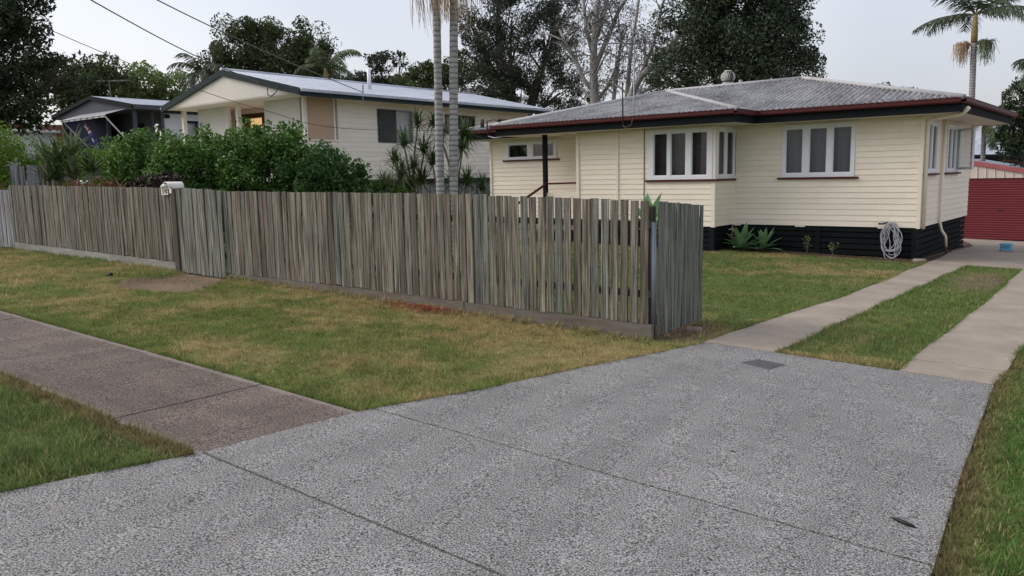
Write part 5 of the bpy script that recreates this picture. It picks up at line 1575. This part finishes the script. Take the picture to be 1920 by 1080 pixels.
GH = 'green bushes behind the paling fence'
shrub('garden_bush', 'leafy green bush directly behind the white letterbox, leftmost of the hedge', [(-17.05, 8.45, 2.2, 0.58, 0.65), (-16.84, 8.81, 2.3, 0.58, 0.67), (-17.15, 8.3, 1.9, 0.5, 0.5), (-16.95, 8.59, 1.6, 0.78, 0.6), (-16.9, 8.6, 1.0, 0.7, 0.6), (-16.25, 8.9, 2.05, 0.55, 0.6), (-17.3, 8.5, 2.1, 0.5, 0.5)], 19000, 0.085, 'hedge', GH)
shrub('garden_bush', 'bright green bush in the middle left of the hedge behind the fence', [(-15.66, 8.87, 2.3, 0.68, 0.63), (-15.41, 9.31, 2.2, 0.61, 0.55), (-15.77, 8.67, 1.9, 0.66, 0.6), (-15.47, 9.2, 1.6, 0.8, 0.6), (-15.6, 9.0, 1.0, 0.7, 0.6), (-15.05, 9.45, 2.15, 0.55, 0.6)], 19000, 0.085, 'hedge', GH)
shrub('garden_bush', 'tallest bush of the hedge, in front of the tan blind', [(-14.59, 9.67, 2.42, 0.62, 0.57), (-14.29, 10.11, 2.52, 0.54, 0.56), (-14.42, 9.91, 2.0, 0.8, 0.65), (-14.72, 9.47, 1.9, 0.65, 0.6), (-14.14, 10.31, 2.25, 0.5, 0.54), (-14.4, 9.9, 1.2, 0.8, 0.7), (-13.9, 10.2, 2.1, 0.45, 0.5)], 22000, 0.085, 'hedge', GH)
shrub('garden_bush', 'dark green bush at the right end of the hedge', [(-13.4, 10.46, 1.95, 0.64, 0.52), (-13.14, 10.79, 1.84, 0.52, 0.46), (-13.6, 10.21, 1.85, 0.6, 0.55), (-12.94, 11.03, 1.60, 0.34, 0.32), (-13.29, 10.6, 2.2, 0.35, 0.29), (-13.3, 10.6, 1.2, 0.7, 0.6)], 15000, 0.08, 'hedge_dark', GH)
shrub('lime_hedge', 'yellow-green hedge at the left edge behind the pale fence', [(-22.66, 7.95, 2.41, 0.74, 0.82), (-22.52, 8.4, 2.5, 0.5, 0.5), (-22.81, 7.6, 2.54, 0.82, 0.98), (-22.62, 8.1, 1.6, 0.98, 0.75), (-22.3, 9.2, 2.2, 0.8, 0.75), (-22.2, 10.1, 2.1, 0.8, 0.8)], 22000, 0.07, 'hedge_lime')
shrub('purple_shrub', 'low dark purple-leaved shrub left of the letterbox', [(-15.2, 7.85, 1.72, 0.45, 0.24), (-14.75, 7.85, 1.72, 0.36, 0.24), (-15.0, 7.9, 1.3, 0.6, 0.4)], 4500, 0.07, 'purple')
shrub('low_shrub', 'low green shrub at the foot of the slender trunks, right of hedge', [(-12.3, 11.5, 1.35, 0.35, 0.28), (-12.7, 11.2, 1.45, 0.3, 0.25)], 3500, 0.06, 'hedge')

def strap(mb, base, az, el, L, W, droop, nseg=4, prof=None):
    """one strap leaf, folded along its midrib, arching over"""
    p = np.array(base, float)
    e = el
    side = np.array([-math.sin(az), math.cos(az), 0])
    rows = []
    for i in range(nseg + 1):
        f = i / nseg
        wv = W * 0.5 * (prof(f) if prof else (1 - f) ** 0.7 * (0.75 + 0.25 * math.sin(PI * f)))
        upv = np.array([-math.cos(az) * math.sin(e), -math.sin(az) * math.sin(e), math.cos(e)])
        rows += [p - side * wv + upv * wv * 0.35, p, p + side * wv + upv * wv * 0.35]
        d = np.array([math.cos(az) * math.cos(e), math.sin(az) * math.cos(e), math.sin(e)])
        p = p + d * L / nseg
        e -= droop / nseg
    fs = []
    for i in range(nseg):
        b = i * 3
        fs += [(b, b + 1, b + 4, b + 3), (b + 1, b + 2, b + 5, b + 4)]
    mb.add(rows, fs)

def rosette(mb, c, n, L, W, rng, el=(-0.5, 1.45), droop=0.5, prof=None, nseg=4, spread=0.03):
    for k in range(n):
        f = k / n
        e = el[0] + (el[1] - el[0]) * f ** 0.8 + rng.normal() * 0.08
        strap(mb, np.array(c) + rng.normal(size=3) * spread, k * 2.4 + rng.normal() * 0.2, e, L * rng.uniform(0.75, 1.1), W * rng.uniform(0.85, 1.15), droop * rng.uniform(0.5, 1.4), nseg, prof)

def cane_plant(name, label, base, heads, n, L, W, lm, seed, group=None, stem=0.018, droop=0.6, cat='plant', el=(-0.6, 1.45)):
    rng = np.random.default_rng(seed)
    t = thing(name, label, cat, base, group)
    for x, y, z, s in heads:
        mb = MB()
        rosette(mb, (x, y, z), int(n * (0.7 + 0.3 * s)), L * s, W, rng, el, droop)
        mb.build('leaf_rosette', MT[lm], t)
        mb = MB()
        pts, rr = limb(base, (x, y, z), stem * 1.4, stem, rng, 0.02, 5)
        mb.tube(pts, rr, 6)
        mb.build('stem', MT['stem'], t, True)
    return t

GD = 'spiky dracaena plants by the two palm trunks'
cane_plant('dracaena_plant', 'spiky dracaena with several heads left of the two palm trunks', (-12.2, 11.85, 0.2),
           [(-12.07, 11.97, 2.85, 1.0), (-12.28, 11.75, 2.44, 1.05), (-12.0, 12.05, 2.30, 1.15), (-12.42, 11.61, 2.13, 0.8), (-12.15, 11.89, 1.95, 0.9)], 80, 0.42, 0.030, 'dracaena', 1, GD)
cane_plant('dracaena_plant', 'spiky dracaena with yellowish low heads nearest the hedge', (-12.5, 11.6, 0.2),
           [(-12.34, 11.70, 1.80, 1.25), (-12.58, 11.43, 1.60, 1.0), (-12.2, 11.8, 1.55, 1.1), (-12.45, 11.5, 1.5, 1.0)], 85, 0.45, 0.034, 'yucca', 2, GD)
cane_plant('dracaena_plant', 'tall dracaena tuft touching the right palm trunk', (-11.5, 12.5, 0.2),
           [(-11.38, 12.62, 2.60, 1.3), (-11.75, 12.3, 2.60, 0.9), (-11.42, 12.6, 2.35, 1.0), (-11.83, 12.2, 2.85, 0.8)], 90, 0.45, 0.032, 'dracaena', 3, GD, droop=1.0)
cane_plant('dracaena_plant', 'low spiky dracaena right of the two palm trunks against the fence top', (-11.4, 12.6, 0.2),
           [(-11.37, 12.64, 1.62, 1.1), (-11.15, 12.85, 1.5, 1.0), (-11.6, 12.45, 1.6, 1.0), (-12.05, 12.0, 1.68, 1.1), (-11.88, 12.16, 2.05, 1.0)], 85, 0.45, 0.030, 'dracaena', 4, GD)
GY = 'yucca plants behind the left fence'
for i, (hd, lb) in enumerate((
        ([(-19.6, 7.75, 2.30, 1.0), (-19.6, 7.75, 1.90, 0.9)], 'spiky yucca with green sword leaves, leftmost of the yuccas'),
        ([(-19.45, 7.95, 2.28, 1.0), (-19.5, 7.85, 1.88, 0.95)], 'spiky yucca between the leftmost and the tallest yucca'),
        ([(-19.34, 8.2, 2.50, 1.0)], 'tallest spiky yucca, in front of the awning'),
        ([(-19.2, 8.5, 2.06, 0.95)], 'spiky yucca at the right end of the yuccas, below the flag'),
        ([(-19.35, 8.15, 1.95, 0.95)], 'low spiky yucca in the middle of the yuccas'))):
    cane_plant('yucca_plant', lb, (hd[0][0], hd[0][1], g(hd[0][0], hd[0][1])), hd, 34, 0.66, 0.085, ('yucca', 'dracaena')[i % 2], 20 + i, GY, 0.04, 0.3, el=(-0.1, 1.4))
GBm = 'reddish bromeliads along the left fence top'
rngb = np.random.default_rng(5)
for i, (x, z, lb) in enumerate(((-19.0, 1.56, 'reddish bromeliad under the leftmost yucca'), (-18.3, 1.58, 'reddish bromeliad second from the left along the fence top'), (-17.6, 1.58, 'reddish bromeliad in the middle of the row along the fence top'),
                                (-16.95, 1.60, 'reddish bromeliad fourth from the left along the fence top'), (-16.35, 1.56, 'reddish bromeliad nearest the purple shrub'))):
    mb = MB()
    rosette(mb, (x, 7.75, z), 26, 0.38, 0.07, rngb, (0.1, 1.4), 0.9)
    mb.tube([(x, 7.75, g(x, 7.75)), (x, 7.75, z + 0.03)], 0.03, 6)
    tag(mb.build('bromeliad', MT['bromeliad'], loc=(x, 7.75, g(x, 7.75))), lb, 'plant', GBm)

# agaves and small plants by the cream house
aprof = lambda f: 0.55 + 0.9 * f if f < 0.5 else max(0.0, 1.0 - (f - 0.5) * 2.0) ** 0.8
rnga = np.random.default_rng(15)
def agave(x, y, n, L, W, lb, z=None, group='agaves by the cream house'):
    zz = g(x, y) if z is None else z
    t = thing('agave_plant', lb, 'plant', (x, y, zz), group)
    for k in range(n):
        f = k / n
        mb = MB()
        strap(mb, (x + rnga.normal() * 0.02, y + rnga.normal() * 0.02, zz + 0.05 + 0.10 * f), k * 2.4, 0.15 + 1.2 * f, L * rnga.uniform(0.85, 1.1), W, 0.35 * (1 - f), 6, aprof)
        mb.build('leaf', MT['agave'], t)
agave(-7.42, 17.55, 22, 0.52, 0.165, 'larger of two pale green agaves at the foot of the bay window')
agave(-6.98, 17.72, 19, 0.44, 0.14, 'smaller of two pale green agaves, right one')
agave(-4.55, 8.15, 16, 0.42, 0.12, 'broad green leaves showing between the fence end and the open gate', 1.0)
mb = MB().tube([(-4.55, 8.15, 0.02), (-4.55, 8.15, 1.05)], 0.03, 6)
bpy.context.scene.objects['agave_plant.002']['group'] = 'agaves by the cream house'
mb.build('stem', MT['stem'], bpy.context.scene.objects['agave_plant.002'], True)
for x, y, hgt, lb in ((-6.05, 17.86, 0.42, 'thin leafy seedling against the black slats'), (-5.5, 17.85, 0.30, 'short thin seedling against the slats below the main window')):
    t = thing('seedling', lb, 'plant', (x, y, g(x, y)))
    MB().tube([(x, y, g(x, y) - 0.02), (x + 0.03, y, g(x, y) + hgt)], 0.006, 5).build('stem', MT['stem'], t)
    rs = np.random.default_rng(int(hgt * 100))
    C = np.stack([x + rs.normal(size=40) * 0.05, y + rs.normal(size=40) * 0.04, g(x, y) + rs.uniform(0.1, hgt, 40)], -1)
    V, F = leaf_quads(C, 0.06, rs, 0.5)
    fast_mesh('leaves', V, F, MT['tree_light'], t, (x, y, g(x, y)))
shrub('edge_shrub', 'green shrub tip at the right edge in front of the garage door', [(-2.42, 23.0, 0.55, 0.10, 0.08), (-2.25, 22.9, 0.35, 0.2, 0.25), (-2.2, 22.9, 0.05, 0.25, 0.3)], 900, 0.06, 'hedge_lime', k=10)

# ------------------------------------------------------------------ small things
# coiled garden hose hung on the wall, right of the main window
t = thing('garden_hose', 'grey garden hose hanging in loose coils on the black slats', 'hose', (-4.4, 17.98, 0.62))
rh_ = random.Random(4)
for k in range(9):
    w_, h_ = rh_.uniform(0.10, 0.22), rh_.uniform(0.28, 0.40)
    cx, cz = -4.37 + rh_.uniform(-0.05, 0.06), 0.645 - h_ - rh_.uniform(0, 0.04)
    yy = 17.985 - 0.012 * k * 0.6
    pts = [(cx + w_ * math.sin(a) * (0.62 + 0.38 * math.sin(a / 2) ** 2) + 0.04 * math.sin(3 * a + k), yy + 0.012 * math.sin(2 * a + k), max(cz + h_ * math.cos(a), g(cx, yy) + 0.02)) for a in np.linspace(0, 2 * PI, 37)]
    MB().tube(pts, 0.0105, 6, False).build('coil', MT['hose'], t, True)
MB().box(-4.44, -4.36, 17.96, 18.09, 0.60, 0.635).build('hook', MT['black'], t)
MB().tube([(-4.62, 18.0, 0.60), (-4.52, 17.98, 0.605), (-4.43, 17.97, 0.63)], 0.02, 8).build('tap', MT['rusty'], t, True)

# pit lid set into the driveway
t = thing('pit_lid', 'square dark cast iron pit lid set in the grey driveway', 'pit lid', (-2.70, 6.93, g(-2.7, 6.93)))
ca, sa = math.cos(0.30), math.sin(0.30)
def pz(a, b, dz): 
    u, v = (a / hw + 1) / 2, (b / hd + 1) / 2
    x = (-2.88 * (1 - u) - 2.585 * u) * (1 - v) + (-2.815 * (1 - u) - 2.54 * u) * v
    y = (6.855 * (1 - u) + 6.76 * u) * (1 - v) + (7.06 * (1 - u) + 7.03 * u) * v
    return (x, y, g(x, y) + dz)
hw, hd = 0.145, 0.135
MB().add([pz(-hw, -hd, 0.0225), pz(hw, -hd, 0.0225), pz(hw, hd, 0.0225), pz(-hw, hd, 0.0225)], [(0, 1, 2, 3)]).build('lid', MT['pit'], t)
fr = MB()
for a0, b0, a1, b1 in ((-hw - .015, -hd - .015, hw + .015, -hd), (-hw - .015, hd, hw + .015, hd + .015), (-hw - .015, -hd, -hw, hd), (hw, -hd, hw + .015, hd)):
    fr.add([pz(a0, b0, 0.0205), pz(a1, b0, 0.0205), pz(a1, b1, 0.0205), pz(a0, b1, 0.0205)], [(0, 1, 2, 3)])
fr.build('frame', MT['galv'], t)
for i in range(6):
    for j in range(6):
        a, b = -hw + 0.03 + i * 0.046, -hd + 0.028 + j * 0.042
        MB().add([pz(a, b, 0.0265), pz(a + 0.022, b, 0.0265), pz(a + 0.022, b + 0.02, 0.0265), pz(a, b + 0.02, 0.0265), pz(a - .004, b - .004, 0.0226), pz(a + 0.026, b - .004, 0.0226), pz(a + 0.026, b + 0.024, 0.0226), pz(a - .004, b + 0.024, 0.0226)],
                 [(0, 1, 2, 3), (4, 5, 1, 0), (5, 6, 2, 1), (6, 7, 3, 2), (7, 4, 0, 3)]).build('stud', MT['pit'], t)

# light blue toy box on the apron
t = thing('toy_box', 'small light blue plastic toy box on the concrete near the garage', 'toy box', (-2.83, 22.2, g(-2.83, 22.2)))
zb = g(-2.83, 22.2) + 0.02
def rbox(x0, x1, y0, y1, z0, z1, c):
    m = MB()
    prof = [(x0 + c, y0), (x1 - c, y0), (x1, y0 + c), (x1, y1 - c), (x1 - c, y1), (x0 + c, y1), (x0, y1 - c), (x0, y0 + c)]
    k = 8
    vs = [(x, y, z0) for x, y in prof] + [(x, y, z1 - c * 0.6) for x, y in prof] + [((x0 + x1) / 2 + (x - (x0 + x1) / 2) * 0.9, (y0 + y1) / 2 + (y - (y0 + y1) / 2) * 0.9, z1) for x, y in prof]
    fs = [(i, (i + 1) % k, k + (i + 1) % k, k + i) for i in range(k)] + [(k + i, k + (i + 1) % k, 2 * k + (i + 1) % k, 2 * k + i) for i in range(k)] + [tuple(range(2 * k, 3 * k)), tuple(range(k))[::-1]]
    return m.add(vs, fs)
rbox(-2.94, -2.71, 22.11, 22.28, zb + 0.03, zb + 0.145, 0.02).build('body', MT['toy'], t)
rbox(-2.955, -2.695, 22.10, 22.29, zb + 0.148, zb + 0.195, 0.025).build('lid', MT['toy'], t)
for x in (-2.955, -2.715):
    for y in (22.12, 22.24):
        MB().tube([(x, y, zb + 0.035), (x + 0.022, y, zb + 0.035)], 0.035, 12).build('wheel', MT['toy'] if y < 22.2 else MT['toy_dark'], t, True)
MB().tube([(-2.90, 22.105, zb + 0.10), (-2.88, 22.085, zb + 0.115), (-2.77, 22.085, zb + 0.115), (-2.75, 22.105, zb + 0.10)], 0.008, 6).build('handle', MT['toy_dark'], t)

# flat stone by the gate, clods, twig on the drive
def lump(name, label, cat, x, y, rx, ry, h, mat, seed, rot=0.0, z=None):
    r = random.Random(seed)
    n = 12
    vs, fs = [], []
    zz = g(x, y) if z is None else z
    ph = [r.uniform(0.8, 1.15) for _ in range(n)]
    for lev, (s, q) in enumerate(((1.0, -0.02), (0.97, 0.55 * h), (0.8, h), (0.0, h * 1.02))):
        for k in range(n):
            a = 2 * PI * k / n
            px, py = rx * s * ph[k] * math.cos(a), ry * s * ph[k] * math.sin(a)
            vs.append((x + px * math.cos(rot) - py * math.sin(rot), y + px * math.sin(rot) + py * math.cos(rot), zz + q + r.uniform(-0.1, 0.1) * h * (lev > 0)))
    for l in range(3):
        for k in range(n):
            fs.append((l * n + k, l * n + (k + 1) % n, (l + 1) * n + (k + 1) % n, (l + 1) * n + k))
    return tag(MB().add(vs, fs).build(name, mat, loc=(x, y, zz)), label, cat)
lump('flat_stone', 'flat brown stone on the grass at the foot of the open gate', 'stone', -3.90, 7.98, 0.11, 0.085, 0.045, MT['stone'], 1, 0.6)
lump('corner_stone', 'pale concrete block at the corner of the cream house by the drive', 'stone', -3.78, 17.85, 0.13, 0.12, 0.06, MT['strip'], 2, 0.2)
tw = MB()
zc = g(-0.88, 4.13) + 0.026
tw.tube([(-0.95, 4.155, zc), (-0.92, 4.145, zc + 0.003), (-0.88, 4.13, zc + 0.002), (-0.84, 4.118, zc - 0.001), (-0.825, 4.115, zc - 0.004)], [0.002, 0.009, 0.012, 0.007, 0.002], 7)
tw.tube([(-0.925, 4.146, zc), (-0.945, 4.175, zc)], [0.004, 0.002], 5)
tag(tw.build('twig', MT['black'], None, True, loc=(-0.88, 4.13, zc)), 'small dark twig lying at the right of the grey driveway', 'twig')
tw = MB()
zc = g(-1.957, 4.563) + 0.022
tw.tube([(-1.975, 4.565, zc), (-1.957, 4.563, zc + 0.003), (-1.94, 4.555, zc)], [0.002, 0.005, 0.002], 6)
tag(tw.build('twig', MT['bark_dark'], None, True, loc=(-1.957, 4.563, zc)), 'tiny dark twig near the middle of the grey driveway', 'twig')
lump('dark_clod', 'small dark clod on the grass below the left fence', 'clod', -13.55, 6.15, 0.07, 0.05, 0.05, MT['black'], 3, 0.3)

# scattered chips and leaf litter: nobody could count them
def scatter(name, label, pts, size, mat, cat):
    n = len(pts)
    C = np.stack([pts[:, 0], pts[:, 1], G(pts[:, 0], pts[:, 1]) + vr.uniform(0.012, 0.04, n)], -1)
    a = vr.uniform(0, 2 * PI, n)
    L = size * vr.uniform(0.5, 1.4, n)
    t = np.stack([np.cos(a) * L, np.sin(a) * L, vr.normal(size=n) * L * 0.25], -1) * 0.5
    b = np.stack([-np.sin(a) * L, np.cos(a) * L, vr.normal(size=n) * L * 0.2], -1) * 0.2
    V = np.stack([C - t, C + b, C + t, C - b], 1).reshape(-1, 3)
    o = fast_mesh(name, V, np.arange(n * 4).reshape(-1, 4), MT[mat])
    return tag(o, label, cat, kind='stuff')
m_ = np.stack([vr.normal(-7.15, 0.30, 900), 7.19 - np.abs(vr.normal(0, 0.17, 900))], -1)
scatter('bark_chips', 'red bark chips spilt in front of the paling fence', m_, 0.045, 'redmulch', 'bark chips')
m_ = np.concatenate([np.stack([vr.normal(-3.98, 0.14, 500), vr.uniform(7.35, 8.6, 500)], -1), np.stack([vr.uniform(-8.0, -3.6, 2600), 17.95 - np.abs(vr.normal(0, 0.18, 2600))], -1),
                     np.stack([vr.uniform(-11, -4.1, 900), 7.2 - np.abs(vr.normal(0, 0.12, 900))], -1), np.stack([vr.uniform(-12.6, -11.0, 120), vr.uniform(5.8, 7.1, 120)], -1)])
scatter('leaf_litter', 'dead leaves along the fence foot and the house wall', m_, 0.04, 'litter', 'leaf litter')
m_ = np.stack([vr.uniform(-4.5, -0.8, 90), vr.uniform(1.5, 7.4, 90)], -1)
m_ = m_[paved(m_[:, 0], m_[:, 1])]
scatter('driveway_debris', 'specks of leaf scattered over the grey driveway', m_, 0.018, 'litter', 'leaf litter')

# overhead service wires
def wire(label, pts, r, mat):
    o = MB().tube(pts, r, 5).build('overhead_wire', mat, None, True, loc=pts[0])
    return tag(o, label, 'wire', 'overhead wires')
def catmull(P, n=10):
    P = [Vector(p) for p in P]
    Q = [P[0] * 2 - P[1]] + P + [P[-1] * 2 - P[-2]]
    out_ = []
    for i in range(1, len(Q) - 2):
        for k in range(n):
            t = k / n
            out_.append(0.5 * ((2 * Q[i]) + (Q[i + 1] - Q[i - 1]) * t + (2 * Q[i - 1] - 5 * Q[i] + 4 * Q[i + 1] - Q[i + 2]) * t * t + (3 * Q[i] - Q[i - 1] - 3 * Q[i + 1] + Q[i + 2]) * t ** 3))
    return out_ + [P[-1]]
wire('overhead wire running down to the gable of the pale house', catmull([(-22.3, 15.2, 4.80), (-19.92, 11.5, 5.1), (-16.35, 7.53, 5.27), (-13.93, 5.57, 5.18)]), 0.014, MT['wire_pale'])
wire('overhead wire running down to the roof bracket above the side wall', catmull([(-21.05, 18.35, 4.62), (-20.03, 14.96, 5.09), (-18.52, 11.87, 5.39), (-16.7, 9.06, 5.55), (-14.58, 6.6, 5.56)]), 0.014, MT['wire_pale'])
wire('thin low wire crossing in front of the pale house', catmull([(-14.69, 17.2, 3.0), (-14.63, 12.12, 2.90), (-14.82, 10.21, 3.22), (-14.63, 8.66, 3.51), (-14.45, 6.95, 3.95), (-14.1, 5.2, 4.45), (-13.4, 3.2, 5.1)]), 0.006, MT['wire'])
